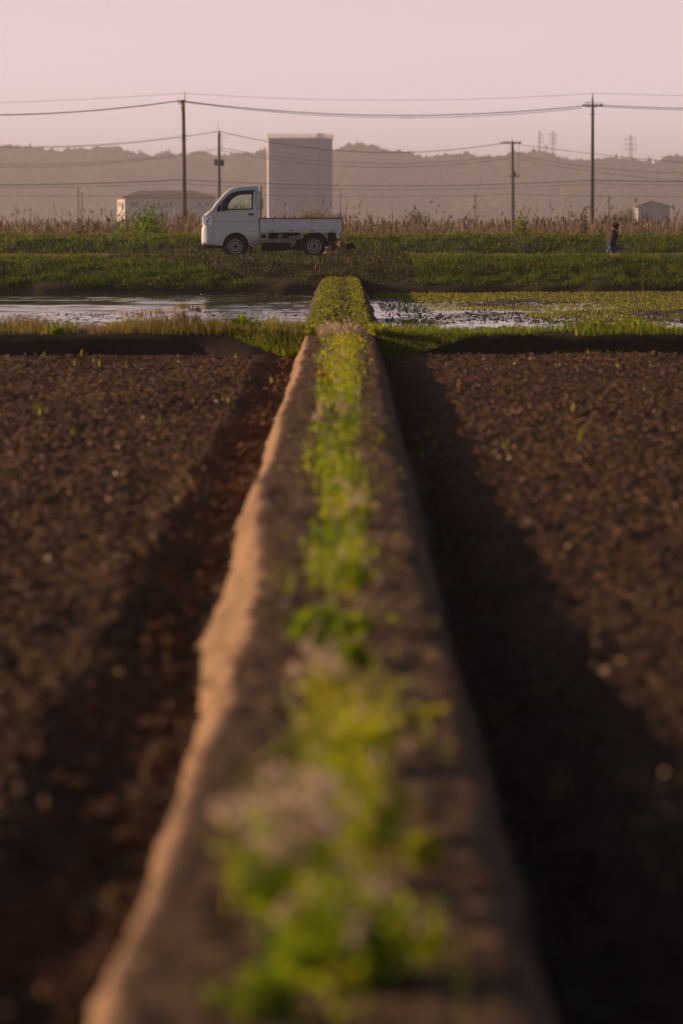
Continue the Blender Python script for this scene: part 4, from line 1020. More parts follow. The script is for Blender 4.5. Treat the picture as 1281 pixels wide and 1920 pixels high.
pylon(1034.5, 3350, 246, 292, 8.5, (253, 261, 269), 'right pylon of the group on the ridge, arms on both sides')
pylon(1022, 3650, 272, 296, 7, (277,), 'small pylon standing between the two taller ones on the ridge')
pylon(1180, 3350, 254, 306, 13, (262, 272, 281), 'single wide pylon on the ridge right of the tallest pole')

# ------------------------------------------------------------------ sluice boards at the foot of the bank
D = 81.6
root = empty('sluice_boards', (px(655, D), D, .10), 'dark wooden sluice boards with a red block at the end of the middle bund', 'sluice')
s = D / FPX
bm = bmesh.new(); box(bm, -18 * s, 14 * s, -.03, .03, .02, .10); bobj('board', bm, M['wood'], root)
bm = bmesh.new(); box(bm, -16 * s, 13 * s, .05, .11, .06, .17); bobj('board', bm, M['wood'], root)
bm = bmesh.new(); box(bm, -15 * s, -13 * s, -.06, -.031, -.3, .2); bobj('post', bm, M['wood'], root)
bm = bmesh.new(); box(bm, 11 * s, 13 * s, -.06, -.031, -.3, .2); bobj('post', bm, M['wood'], root)
bm = bmesh.new(); box(bm, -4 * s, 1.5 * s, -.02, .10, .172, .215); bobj('block', bm, M['brick'], root)

# ------------------------------------------------------------------ truck
def T(u, v): return ((u - 378) / 77.5, (483 - v) / 77.5)
TW = 1.475; TY = 90.3
truck = empty('small_pickup_truck', (px(378, 90.3), TY, .60), 'small white flatbed truck facing left on the grassy bank', 'truck')
# cab outline (clockwise from the lower rear corner)
outl = [(486.8, 461.2), (486.8, 430), (486.6, 410), (486.5, 395), (486.2, 380), (485.7, 365), (485.0, 356), (483.8, 351.6), (481.5, 350), (470, 349.6), (455, 349.8), (443, 350.6), (435, 352.6), (428.5, 355.8), (421, 362),
        (413.5, 370), (405, 380), (399, 388), (397.2, 391.2), (394, 394.4), (388, 398.2), (382.6, 402.6), (380.2, 406), (379, 412), (379.3, 419), (380.2, 424.2), (378.8, 426.5), (377.8, 431), (377.4, 440), (377.2, 450), (377.8, 456), (379.6, 459.5),
        (392, 460.2), (410, 460.4), (417.6, 460.8)]
arch = [(418.0 , 460.8)] + [(442.4 + 24.6 * math.cos(a), 461.0 - 25.2 * math.sin(a)) for a in np.linspace(math.pi * .97, math.pi * .03, 15)] + [(467.6, 461.8)]
ring_pts = [T(*p) for p in outl]
full = [T(*p) for p in outl + arch]
def nose(x):
    return max(0.0, .19 - x) ** 2 * 3.4
def tumble(z):
    t_ = max(0.0, (z - 1.05) / .68); return .10 * t_ ** 1.1
def offs(pts, r):
    """pull a closed outline inward by r (per-point list allowed)"""
    n = len(pts); res = []
    A = sum(pts[i][0] * pts[(i+1) % n][1] - pts[(i+1) % n][0] * pts[i][1] for i in range(n))
    sg = 1 if A > 0 else -1
    for i in range(n):
        p0, p1, p2 = pts[i-1], pts[i], pts[(i+1) % n]
        t_ = Vector((p2[0] - p0[0], p2[1] - p0[1])).normalized(); nrm = Vector((-t_.y, t_.x)) * sg
        rr_ = r[i] if isinstance(r, list) else r
        res.append((p1[0] + nrm.x * rr_, p1[1] + nrm.y * rr_))
    return res
nF = len(full); nO = len(outl)
rad = [.065 if i < nO - 1 else .0 for i in range(nF)]; rad[0] = .01; rad[nO - 2] = .02
bm = bmesh.new()
rings = []
for kth in range(5):
    th = kth / 4 * math.pi / 2
    pts = offs(full, [r_ * (1 - math.sin(th)) for r_ in rad])
    rings.append((pts, [r_ * (1 - math.cos(th)) for r_ in rad]))
def ring_verts(bm, side_):
    res = []
    for pts, yo in rings:
        row = []
        for p, y_ in zip(pts, yo):
            yv = y_ + tumble(p[1]); yv = yv + nose(p[0])
            row.append(bm.verts.new((p[0], yv if side_ == 0 else TW - yv, p[1])))
        res.append(row)
    return res
ws = (15, 18)      # windscreen segments of the outline
rw = (3, 6)        # rear window segments
glass_ws, glass_rw = [], []
RV = [ring_verts(bm, 0), ring_verts(bm, 1)]
for sd in (0, 1):
    for a_ in range(4):
        for i in range(nF):
            j = (i + 1) % nF
            if i >= nO - 1 and a_ < 3 and i != nF - 1: continue
            if rad[i] == 0 and rad[j] == 0: continue
            try: bm.faces.new((RV[sd][a_][i], RV[sd][a_][j], RV[sd][a_+1][j], RV[sd][a_+1][i]))
            except ValueError: pass
# strips across the width
inner = []
for sd in (0, 1):
    row = []
    for i in range(nF):
        v = RV[sd][4][i].co; row.append(bm.verts.new((v.x, v.y + (.06 if sd == 0 else -.06), v.z)))
    inner.append(row)
for i in range(nF):
    j = (i + 1) % nF
    for sd in (0, 1): bm.faces.new((RV[sd][4][i], RV[sd][4][j], inner[sd][j], inner[sd][i]))
    if i >= nO - 1 and i < nF - 1: continue          # wheel arch stays open inside
    if ws[0] - 1 <= i < ws[1] - 1: glass_ws.append((i, j)); continue
    if rw[0] <= i < rw[1]: glass_rw.append((i, j)); continue
    bm.faces.new((inner[0][i], inner[0][j], inner[1][j], inner[1][i]))
coords = [[v.co.copy() for v in inner[0]], [v.co.copy() for v in inner[1]]]
# side panels with the door window cut out
hole = [T(*p) for p in [(412.5, 393.5), (411.0, 396.0), (408.5, 396.2), (407.8, 394), (408.6, 390.0), (411.5, 385.6), (419, 377.6), (427, 369.8), (433, 364.6), (438, 362.2), (445, 360.4), (455, 359.4), (470, 358.3), (477.5, 357.6), (477.5, 360.5), (474.2, 361.0), (473.0, 391.8), (430, 393.2)]]
cab_side = []
for sd in (0, 1):
    b3 = bmesh.new()
    o_v = [b3.verts.new((p[0], 0, p[1])) for p in rings[0][0]]
    h_v = [b3.verts.new((p[0], 0, p[1])) for p in hole]
    es = [b3.edges.new((o_v[i], o_v[(i+1) % nF])) for i in range(nF)] + [b3.edges.new((h_v[i], h_v[(i+1) % len(h_v)])) for i in range(len(h_v))]
    bmesh.ops.triangle_fill(b3, use_beauty=True, use_dissolve=False, edges=es)
    for zc_ in (1.05, 1.18, 1.32, 1.46, 1.60):
        bmesh.ops.bisect_plane(b3, geom=b3.verts[:] + b3.edges[:] + b3.faces[:], plane_co=(0, 0, zc_), plane_no=(0, 0, 1))
    for xc0 in (.19, .15, .11, .08, .05):
        bmesh.ops.bisect_plane(b3, geom=b3.verts[:] + b3.edges[:] + b3.faces[:], plane_co=(xc0, 0, 0), plane_no=(1, 0, 0))
    for v in b3.verts:
        yv = tumble(v.co.z) + nose(v.co.x); v.co.y = yv if sd == 0 else TW - yv
    me_ = bpy.data.meshes.new('tmp'); b3.to_mesh(me_); b3.free(); bm.from_mesh(me_); bpy.data.meshes.remove(me_)
bmesh.ops.remove_doubles(bm, verts=bm.verts[:], dist=.0006)
# paint with road dirt behind the front wheel and along the sill
m, n, b = mat_new('cab_paint')
b.inputs['Roughness'].default_value = .3
t = n.nodes.new('ShaderNodeTexCoord'); sp_ = n.nodes.new('ShaderNodeSeparateXYZ'); n.links.new(t.outputs['Object'], sp_.inputs[0])
z = n.nodes.new('ShaderNodeTexNoise'); z.inputs['Scale'].default_value = 22; z.inputs['Detail'].default_value = 6; n.links.new(t.outputs['Object'], z.inputs['Vector'])
mr = n.nodes.new('ShaderNodeMapRange'); mr.inputs['From Min'].default_value = .58; mr.inputs['From Max'].default_value = .30; n.links.new(sp_.outputs['Z'], mr.inputs[0])
mr2 = n.nodes.new('ShaderNodeMapRange'); mr2.inputs['From Min'].default_value = 1.02; mr2.inputs['From Max'].default_value = 1.2; mr2.inputs['To Min'].default_value = .12; n.links.new(sp_.outputs['X'], mr2.inputs[0])
mu = n.nodes.new('ShaderNodeMath'); mu.operation = 'MULTIPLY'; n.links.new(mr.outputs[0], mu.inputs[0]); n.links.new(mr2.outputs[0], mu.inputs[1])
mu2 = n.nodes.new('ShaderNodeMath'); mu2.operation = 'MULTIPLY'; mu2.use_clamp = True; n.links.new(mu.outputs[0], mu2.inputs[0])
mz = n.nodes.new('ShaderNodeMapRange'); mz.inputs['From Min'].default_value = .35; mz.inputs['From Max'].default_value = .6; mz.inputs['To Min'].default_value = .2; mz.inputs['To Max'].default_value = 1.9; n.links.new(z.outputs['Fac'], mz.inputs[0]); n.links.new(mz.outputs[0], mu2.inputs[1])
mc = n.nodes.new('ShaderNodeMix'); mc.data_type = 'RGBA'; mc.inputs[6].default_value = (.64, .71, .75, 1); mc.inputs[7].default_value = (.22, .165, .12, 1)
n.links.new(mu2.outputs[0], mc.inputs[0]); n.links.new(mc.outputs[2], b.inputs['Base Color'])
M['cab'] = m
cab = bobj('cab', bm, m, truck)
me = cab.data
for p in me.polygons: p.use_smooth = True
try: me.set_sharp_from_angle(angle=R(32))
except Exception: pass
def pane(name, segs, inset=.004):
    bm = bmesh.new(); idx = [segs[0][0]] + [s_[1] for s_ in segs]
    L_ = [bm.verts.new(coords[0][i]) for i in idx]; R_ = [bm.verts.new(coords[1][i]) for i in idx]
    for i in range(len(idx) - 1): bm.faces.new((L_[i], L_[i+1], R_[i+1], R_[i]))
    return bobj(name, bm, M['glass'], truck, True)
pane('windscreen', glass_ws); pane('rear_window', glass_rw)
# door window glass, black surround, visor
for sd in (0, 1):
    f = (lambda z: tumble(z) + .020) if sd == 0 else (lambda z: TW - tumble(z) - .020)
    bm = bmesh.new(); vs = [bm.verts.new((p[0], f(p[1]), p[1])) for p in hole]
    bm.faces.new(vs); bmesh.ops.triangulate(bm, faces=bm.faces[:])
    bobj('door_window', bm, M['glass'], truck)
    sg = -1 if sd == 0 else 1
    def yy_(z, k): return (tumble(z) + k) if sd == 0 else (TW - tumble(z) - k)
    ins = [T(*p) for p in [(427, 392.3), (425.0, 391.2), (423.6, 389.5), (424.2, 386.5), (427, 380.6), (431.5, 374.5), (437, 369.8), (443, 366.8), (451, 365.3), (460, 364.8), (471.8, 364.6), (471.6, 390.9), (450, 391.6), (432, 392.4)]]
    outr = [T(*p) for p in [(413, 395.4), (409.6, 397.6), (407.0, 396.8), (406.6, 393.5), (408.2, 388.4), (418, 376.6), (427, 367.8), (434, 362.4), (445, 358.8), (455, 357.6), (479, 356.4), (474.9, 361.2), (473.9, 393.2), (430, 394.6)]]
    bm = bmesh.new(); N_ = len(ins)
    for k0, k1 in ((-.006, .006),):
        a1 = [bm.verts.new((p[0], yy_(p[1], k0), p[1])) for p in ins]; b1_ = [bm.verts.new((p[0], yy_(p[1], k0), p[1])) for p in outr]
        a2 = [bm.verts.new((p[0], yy_(p[1], .03), p[1])) for p in ins]
        for i in range(N_):
            j = (i + 1) % N_
            bm.faces.new((a1[i], a1[j], b1_[j], b1_[i])); bm.faces.new((a1[i], a1[j], a2[j], a2[i]))
    bobj('window_surround', bm, M['blackp'], truck)
    # mirror
    bm = bmesh.new()
    mp_ = [T(*p) for p in [(415.2, 382.5), (416.5, 380.6), (421.5, 380.2), (423.4, 382), (423.8, 392), (421.5, 396.2), (416.8, 396), (415.2, 393)]]
    prism(bm, mp_, yy_(1.2, -.16), yy_(1.2, -.08)); mo = bobj('mirror', bm, M['blackp'], truck); bevel(mo, .012)
    bm = bmesh.new(); tube(bm, [(T(419, 392)[0], yy_(1.2, -.10), T(419, 392)[1]), (T(414, 395)[0], yy_(1.17, .0), T(414, 395)[1])], .012, 6); bobj('mirror_arm', bm, M['blackp'], mo)
    # door handle, key hole, seams
    hx0, hz0 = T(466.0, 404.2); hx1, hz1 = T(476.2, 400.4)
    bm = bmesh.new(); box(bm, hx0, hx1, *sorted((yy_(1.03, -.007), yy_(1.03, .004))), hz0, hz1); ho = bobj('door_handle', bm, M['blackp'], truck); bevel(ho, .006)
    bm = bmesh.new(); kx, kz_ = T(473, 411); lathe_y(bm, [(.004, -.002), (.010, -.003), (.011, .002), (.004, .002)], (kx, yy_(.9, 0), kz_), 10); bobj('key_lock', bm, M['chassis'], truck)
    bm = bmesh.new(); yo = sorted((yy_(.5, -.0015), yy_(.5, .004)))
    def seam(p, q, wd_=.0035):
        a_, b2_ = Vector((p[0], 0, p[1])), Vector((q[0], 0, q[1])); d_ = (b2_ - a_).normalized(); nn = Vector((-d_.z, 0, d_.x)) * wd_
        for pts_ in ([a_ + nn, b2_ + nn, b2_ - nn, a_ - nn],):
            vs0 = [bm.verts.new((v.x, yy_(v.z, -.0016) + nose(v.x) * (1 if sd == 0 else -1), v.z)) for v in pts_]; vs1 = [bm.verts.new((v.x, yy_(v.z, .005) + nose(v.x) * (1 if sd == 0 else -1), v.z)) for v in pts_]
            bm.faces.new(vs0); bm.faces.new(vs1[::-1])
            for i in range(4): bm.faces.new((vs0[i], vs0[(i+1) % 4], vs1[(i+1) % 4], vs1[i]))
    sm = [(399.6, 397.5), (400, 408), (399.8, 424), (399.2, 459.5)]
    for p, q in zip(sm[:-1], sm[1:]): seam(T(*p), T(*q))
    seam(T(399.8, 415.2), T(486, 415.2), .0028)
    sm = [(480.4, 358), (480.6, 393), (480.6, 434.0), (468, 434.2)]
    for p, q in zip(sm[:-1], sm[1:]): seam(T(*p), T(*q))
    seam(T(381, 424.4), T(399.6, 423.6), .003)
    bobj('door_seam', bm, M['under'], truck)
    # headlamp cluster wrapping the corner
    hl = [T(*p) for p in [(380.6, 404.8), (385.5, 403.0), (399.0, 405.2), (399.0, 423.0), (386.5, 423.2), (382.8, 421.5), (380.4, 414)]]
    bm = bmesh.new()
    ya = lambda x_, k: (k + nose(x_)) if sd == 0 else (TW - k - nose(x_))
    xs3 = [T(u_, 0)[0] for u_ in (380.6, 382, 384, 386.5, 389, 392, 395.5, 399)]
    up_ = [T(0, v_)[1] for v_ in (405.0, 404.2, 403.5, 403.1, 403.4, 404.0, 404.6, 405.2)]; lo_ = [T(0, v_)[1] for v_ in (415, 419.5, 422, 423.1, 423.2, 423.2, 423.1, 423.0)]
    U_ = [bm.verts.new((x_, ya(x_, -.009), z_)) for x_, z_ in zip(xs3, up_)]; L2 = [bm.verts.new((x_, ya(x_, -.009), z_)) for x_, z_ in zip(xs3, lo_)]
    U2 = [bm.verts.new((x_, ya(x_, .03), z_)) for x_, z_ in zip(xs3, up_)]; L3 = [bm.verts.new((x_, ya(x_, .03), z_)) for x_, z_ in zip(xs3, lo_)]
    for i in range(len(xs3) - 1):
        bm.faces.new((L2[i], L2[i+1], U_[i+1], U_[i])); bm.faces.new((U_[i], U_[i+1], U2[i+1], U2[i])); bm.faces.new((L2[i], L2[i+1], L3[i+1], L3[i]))
    bm.faces.new((L2[0], U_[0], U2[0], L3[0])); bm.faces.new((L2[-1], U_[-1], U2[-1], L3[-1]))
    hl_o = bobj('headlight', bm, M['lamp'], truck)
    for p in ([(388, 405.8), (398.3, 406), (398.3, 406.9), (388, 406.9)], [(387, 414.4), (398.6, 413.8), (398.6, 416.4), (387.5, 417.0)], [(387.5, 421.6), (398.4, 421.4), (398.4, 422.4), (388, 422.6)]):
        bm = bmesh.new(); q_ = [T(*v) for v in p]
        prism(bm, q_, *sorted((ya(.15, -.012), ya(.15, 0)))); bobj('lamp_divider', bm, M['under'], hl_o)
    bm = bmesh.new(); prism(bm, [T(*v) for v in [(391.5, 409), (395.5, 409), (395.5, 412), (391.5, 412)]], *sorted((ya(.18, -.012), ya(.18, 0)))); bobj('turn_signal', bm, M['amber'], hl_o)
# wiper, antenna, bumper trim, grille
bm = bmesh.new(); tube(bm, [(T(394, 394.6)[0], .25, T(0, 393.6)[1]), (T(398, 392.4)[0] - .03, .6, T(0, 391.0)[1]), (T(395, 393.2)[0] - .03, 1.1, T(0, 392.6)[1])], .010, 5); bobj('wiper', bm, M['blackp'], truck)
bm = bmesh.new(); tube(bm, [(T(445, 350.5)[0], .16, T(0, 350.5)[1]), (T(453.0, 337.5)[0], .14, T(0, 337.5)[1])], .0035, 5); bobj('antenna', bm, M['blackp'], truck)
bm = bmesh.new(); box(bm, -.008, .02, .18, TW - .18, T(0, 452)[1], T(0, 444)[1]); bobj('bumper_grille', bm, M['blackp'], truck)
bm = bmesh.new(); box(bm, -.018, .0, .55, .92, T(0, 441)[1], T(0, 433)[1]); bobj('number_plate', bm, simple('plate_yellow', (.62, .48, .05), .5), truck)
# cab interior
bm = bmesh.new(); box(bm, .92, 1.32, .12, TW - .12, .52, .74); box(bm, 1.24, 1.36, .14, TW - .14, .74, 1.12); so_ = bobj('seat', bm, M['seat'], truck); bevel(so_, .03)
bm = bmesh.new(); box(bm, .24, .48, .10, TW - .10, .75, 1.03); bobj('dashboard', bm, M['blackp'], truck)
bm = bmesh.new()
for k in range(20):
    a_, b2_ = 2 * math.pi * k / 20, 2 * math.pi * (k + 1) / 20
    f_ = lambda q: (.62 + .10 * math.sin(q), .38 * 0 + TW - .42 + .17 * math.cos(q), .98 + .10 * math.sin(q) * .6)
    tube(bm, [f_(a_), f_(b2_)], .012, 5, False)
bobj('steering_wheel', bm, M['blackp'], truck)
bm = bmesh.new(); box(bm, .16, 1.38, .05, TW - .05, .30, .34); bobj('cab_floor', bm, M['under'], truck)
# cab guard frame behind the rear window
bm = bmesh.new(); gx = T(487.6, 0)[0]
for yv in (.12, TW - .12): box(bm, gx, gx + .018, yv - .02, yv + .02, .95, 1.60)
for zv in (1.585, 1.38, 1.22): box(bm, gx, gx + .016, .10, TW - .10, zv - .012, zv + .012)
for yv in (.12, TW - .12):
    prism(bm, [(gx + .012, 1.60), (gx + .03, 1.60), (gx + .022, 1.74), (gx + .010, 1.75)], yv - .015, yv + .015)
    prism(bm, [(gx + .034, 1.46), (gx + .05, 1.44), (gx + .052, 1.20), (gx + .038, 1.14), (gx + .034, 1.14)], yv - .02, yv + .02)
bobj('guard_frame', bm, M['chassis'], truck)
# cargo bed
bx0, bx1 = T(487.8, 0)[0], T(640.4, 0)[0]
zt_, zl = T(0, 411)[1], T(0, 430.2)[1]
for sd in (0, 1):
    y0, y1 = ((0.0, .028) if sd == 0 else (TW - .028, TW))
    bm = bmesh.new(); box(bm, bx0, bx1 - .035, y0, y1, zl, zt_); gp = bobj('side_gate', bm, M['white'], truck); bevel(gp, .004)
    yq = (lambda k: y0 - k) if sd == 0 else (lambda k: y1 + k)
    bm = bmesh.new(); box(bm, bx0, bx1, *sorted((yq(.006), yq(-.034))), zt_ + .001, T(0, 408.9)[1]); bobj('top_rail', bm, M['rail'], gp)
    bm = bmesh.new()
    for v0, v1 in ((412.6, 411.4), (429.6, 428.4), (431.6, 430.6)): box(bm, bx0 + .01, bx1 - .05, *sorted((yq(.006), yq(0.001))), T(0, v0)[1], T(0, v1)[1])
    bobj('gate_rib', bm, M['white'], gp)
    for uc in (510, 546, 584, 623):
        bm = bmesh.new(); box(bm, T(uc - 4, 0)[0], T(uc + 4, 0)[0], *sorted((yq(.016), yq(-.005))), T(0, 434.0)[1], T(0, 432.2)[1]); bobj('hinge', bm, M['chassis'], gp)
    bm = bmesh.new(); box(bm, T(492, 0)[0], T(503, 0)[0], *sorted((yq(.014), yq(0))), T(0, 416.4)[1], T(0, 413.8)[1]); bobj('latch', bm, M['steel'], gp)
    bm = bmesh.new(); box(bm, bx1 - .034, bx1 - .004, y0, y1, zl, zt_ ); bobj('corner_post', bm, M['white'], truck)
    for uc in (512, 545, 584, 622):
        bm = bmesh.new(); prism(bm, [T(uc - 1.5, 413.0), T(uc + 1.5, 413.0), T(uc + .6, 415.8), T(uc - .6, 415.8)], *sorted((yq(.008), yq(0)))); bobj('rope_hook', bm, M['chassis'], gp)
    # frame below the gate
    bm = bmesh.new(); box(bm, bx0, bx1 - .01, *sorted((yq(-.004), yq(-.06))), T(0, 435.4)[1], T(0, 430.8)[1]); bobj('bed_sill', bm, M['white'], truck)
    yi = sorted((yq(-.02), yq(-.07)))
    bm = bmesh.new()
    for q_ in ([(487.2, 449.5), (503.0, 449.5), (503.0, 446.8), (487.2, 446.8)], [(499.4, 446.8), (503.0, 446.8), (503.0, 435.4), (499.4, 435.4)], [(487.2, 446.8), (489.6, 446.8), (489.6, 435.4), (487.2, 435.4)], [(489.6, 438.6), (499.4, 438.6), (499.4, 435.4), (489.6, 435.4)]):
        prism(bm, [T(*v) for v in q_], *yi)
    bobj('battery_bracket', bm, M['chassisl'] if 'chassisl' in M else M.setdefault('chassisl', simple('light_chassis', (.40, .39, .38), .6, nz=.25, scale=12)), truck)
    yi2 = sorted((yq(-.05), yq(-.12)))
    bm = bmesh.new(); prism(bm, [T(*v) for v in [(487, 455.3), (543, 455.3), (541.5, 447.6), (503.2, 447.6), (503.2, 449.7), (487, 449.7)]], *yi2); bobj('chassis_rail', bm, M['chassis'], truck)
    bm = bmesh.new(); prism(bm, [T(*v) for v in [(520.6, 447.4), (530.6, 447.4), (528.6, 436), (522.6, 436)]], *yi2); bobj('cross_bracket', bm, M['chassis'], truck)
    bm = bmesh.new(); prism(bm, [T(*v) for v in [(541.8, 452), (543.5, 457.5), (547, 462.6), (550.5, 462.6), (553.6, 456.5), (555.8, 450.8), (563, 448.0), (572, 438), (566, 438), (551, 444), (542, 448)]], *yi2); bobj('spring_bracket', bm, M['chassis'], truck)
    bm = bmesh.new(); prism(bm, [T(*v) for v in [(540, 445), (552, 441.6), (553, 443.2), (541, 446.8)]], *sorted((yq(-.015), yq(-.045)))); bobj('brace', bm, M['chassisl'], truck)
    for q_ in ([(562.8, 447.2), (566.2, 447.4), (572.4, 436.0), (568.4, 436.0)], [(604.0, 436.0), (608.0, 436.0), (614.6, 447.6), (611.4, 447.6)]):
        bm = bmesh.new(); prism(bm, [T(*v) for v in q_], *sorted((yq(-.012), yq(-.03)))); bobj('mudguard_stay', bm, M['chassisl'], truck)
    bm = bmesh.new(); prism(bm, [T(*v) for v in [(628.6, 436), (638.4, 436), (637.4, 446.2), (631.2, 447.4)]], *sorted((yq(-.004), yq(-.05)))); rbk = bobj('rear_bracket', bm, M['white'], truck)
    bm = bmesh.new(); prism(bm, [T(*v) for v in [(634.0, 438.6), (636.4, 438.6), (636.4, 441.2), (634.0, 441.2)]], *sorted((yq(-.001), yq(-.0035)))); bobj('bracket_hole', bm, M['under'], rbk)
    bm = bmesh.new(); box(bm, T(638.6, 0)[0], T(641, 0)[0], *sorted((yq(-.05), yq(-.22))), T(0, 441)[1], T(0, 433)[1]); bobj('tail_light', bm, M['red'], truck)
    bm = bmesh.new(); box(bm, T(613.5, 0)[0], T(615.5, 0)[0], *sorted((yq(-.06), yq(-.24))), T(0, 472)[1], T(0, 446)[1]); bobj('mud_flap', bm, M['rubber'], truck)
    bm = bmesh.new(); box(bm, T(468.5, 0)[0], T(470.5, 0)[0], *sorted((yq(-.06), yq(-.24))), T(0, 474)[1], T(0, 452)[1]); bobj('mud_flap', bm, M['rubber'], truck)
bm = bmesh.new(); box(bm, bx0, bx1 - .04, .03, TW - .03, zl - .045, zl - .01); bobj('bed_floor', bm, M['chassis'], truck)
bm = bmesh.new(); box(bm, bx1 - .032, bx1 + .002, .03, TW - .03, zl - .02, zt_ + .02); bobj('tail_gate', bm, M['white'], truck)
bm = bmesh.new(); box(bm, bx0, bx0 + .03, .03, TW - .03, zl - .01, zt_ + .02); bobj('front_gate', bm, M['white'], truck)
# underbody
bm = bmesh.new()
for yv in (.32, TW - .32): box(bm, .2, bx1 - .42, yv - .03, yv + .03, .40, .52)
for xv in (1.5, 2.1, 2.75): box(bm, xv - .03, xv + .03, .1, TW - .1, .47, .555)
bobj('ladder_frame', bm, M['under'], truck)
bm = bmesh.new(); box(bm, T(490, 0)[0], T(538, 0)[0], .30, 1.1, T(0, 470.5)[1], T(0, 455)[1]); bevel(bobj('engine_pan', bm, M['under'], truck), .04)
bm = bmesh.new(); box(bm, T(503.5, 0)[0], T(562, 0)[0], .34, 1.15, T(0, 468)[1], T(0, 436.5)[1]); bevel(bobj('fuel_tank', bm, M['under'], truck), .03)
bm = bmesh.new(); prism(bm, [T(*v) for v in [(563, 462), (566, 448), (572, 440), (580, 436.3), (598, 436.3), (606, 440), (612, 448), (614, 462), (610, 462), (606, 450), (598, 442), (580, 442), (572, 449), (568, 462)]], .16, TW - .16); bobj('rear_mudguard', bm, M['under'], truck)
bm = bmesh.new(); box(bm, T(614, 0)[0], T(632, 0)[0], .3, TW - .3, T(0, 452)[1], T(0, 436.5)[1]); bobj('spare_wheel_carrier', bm, M['under'], truck)
bm = bmesh.new(); tube(bm, [(1.5, .55, .23), (2.3, .6, .22), (2.6, .95, .25)], .035, 8); bobj('exhaust_pipe', bm, M['under'], truck)
bm = bmesh.new(); tube(bm, [(T(590, 0)[0], .1, .27), (T(590, 0)[0], TW - .1, .27)], .04, 8); bobj('rear_axle', bm, M['under'], truck)
bm = bmesh.new()
prism(bm, [(.92, .3), (.55, .28), (.50, .45), (.60, .60), (.80, .66), (1.05, .60), (1.16, .42), (1.17, .28)], .20, TW - .20); bobj('wheel_housing', bm, M['under'], truck)
bm = bmesh.new(); box(bm, .1, .5, .12, TW - .12, T(0, 466)[1], T(0, 459.6)[1]); bobj('under_cover', bm, M['under'], truck)
def wheel(xc_, yc_, out_):
    c = (xc_, yc_, .27); sgn = out_
    bm = bmesh.new()
    pr = [(.17, -.05), (.20, -.066), (.245, -.066), (.262, -.055), (.27, -.03), (.272, 0), (.27, .03), (.262, .055), (.245, .066), (.20, .066), (.17, .05)]
    lathe_y(bm, pr, c, 40)
    for k in range(44):
        a_ = 2 * math.pi * k / 44
        v = [(.2725, a_ - .035), (.2725, a_ + .035), (.276, a_ + .03), (.276, a_ - .03)]
        for yb0, yb1 in ((-.05, -.008), (.008, .05)):
            vs = [bm.verts.new((c[0] + r_ * math.cos(q), c[1] + yv, c[2] + r_ * math.sin(q))) for yv in (yb0, yb1) for r_, q in v]
            bm.faces.new(vs[:4]); bm.faces.new(vs[4:][::-1])
            for i in range(4): bm.faces.new((vs[i], vs[(i+1) % 4], vs[4 + (i+1) % 4], vs[4 + i]))
    root = empty_part('wheel', truck)
    ty = bobj('tyre', bm, M['rubber'], root, False)
    yo = sgn * .045
    bm = bmesh.new()
    lathe_y(bm, [(.150, yo * 1.1), (.168, yo * 1.1), (.171, yo * .6), (.150, yo * .4)], c, 40)
    lathe_y(bm, [(.080, yo * .9), (.102, yo * .9), (.104, yo * .3), (.080, yo * .3)], c, 32)
    for k in range(12):
        a_ = 2 * math.pi * k / 12; d1, d2 = .10, .126
        tube(bm, [(c[0] + d1 * math.cos(a_), c[1] + yo * .8, c[2] + d1 * math.sin(a_)), (c[0] + d2 * math.cos(a_), c[1] + yo * .55, c[2] + d2 * math.sin(a_))], .010, 5)
    for k in range(4):
        a_ = 2 * math.pi * (k + .5) / 4; 
        tube(bm, [(c[0] + .052 * math.cos(a_ + t_), c[1] + yo * .95, c[2] + .052 * math.sin(a_ + t_)) for t_ in (-.55, 0, .55)], .012, 5)
    bobj('rim', bm, M['steel'], root, False)
    bm = bmesh.new(); tube(bm, [(c[0], c[1] - yo * .3, c[2]), (c[0], c[1] + yo * .25, c[2])], .155, 24); tube(bm, [(c[0], c[1], c[2]), (c[0], c[1] + yo * 1.0, c[2])], .028, 10)
    bobj('hub', bm, M['under'], root, False)
def empty_part(name, parent):
    o = bpy.data.objects.new(name, None); COL.objects.link(o); o.parent = parent; o.empty_display_size = .1; return o
for uw in (441.2, 588.6):
    wheel(T(uw, 0)[0], .085, -1); wheel(T(uw, 0)[0], TW - .085, 1)

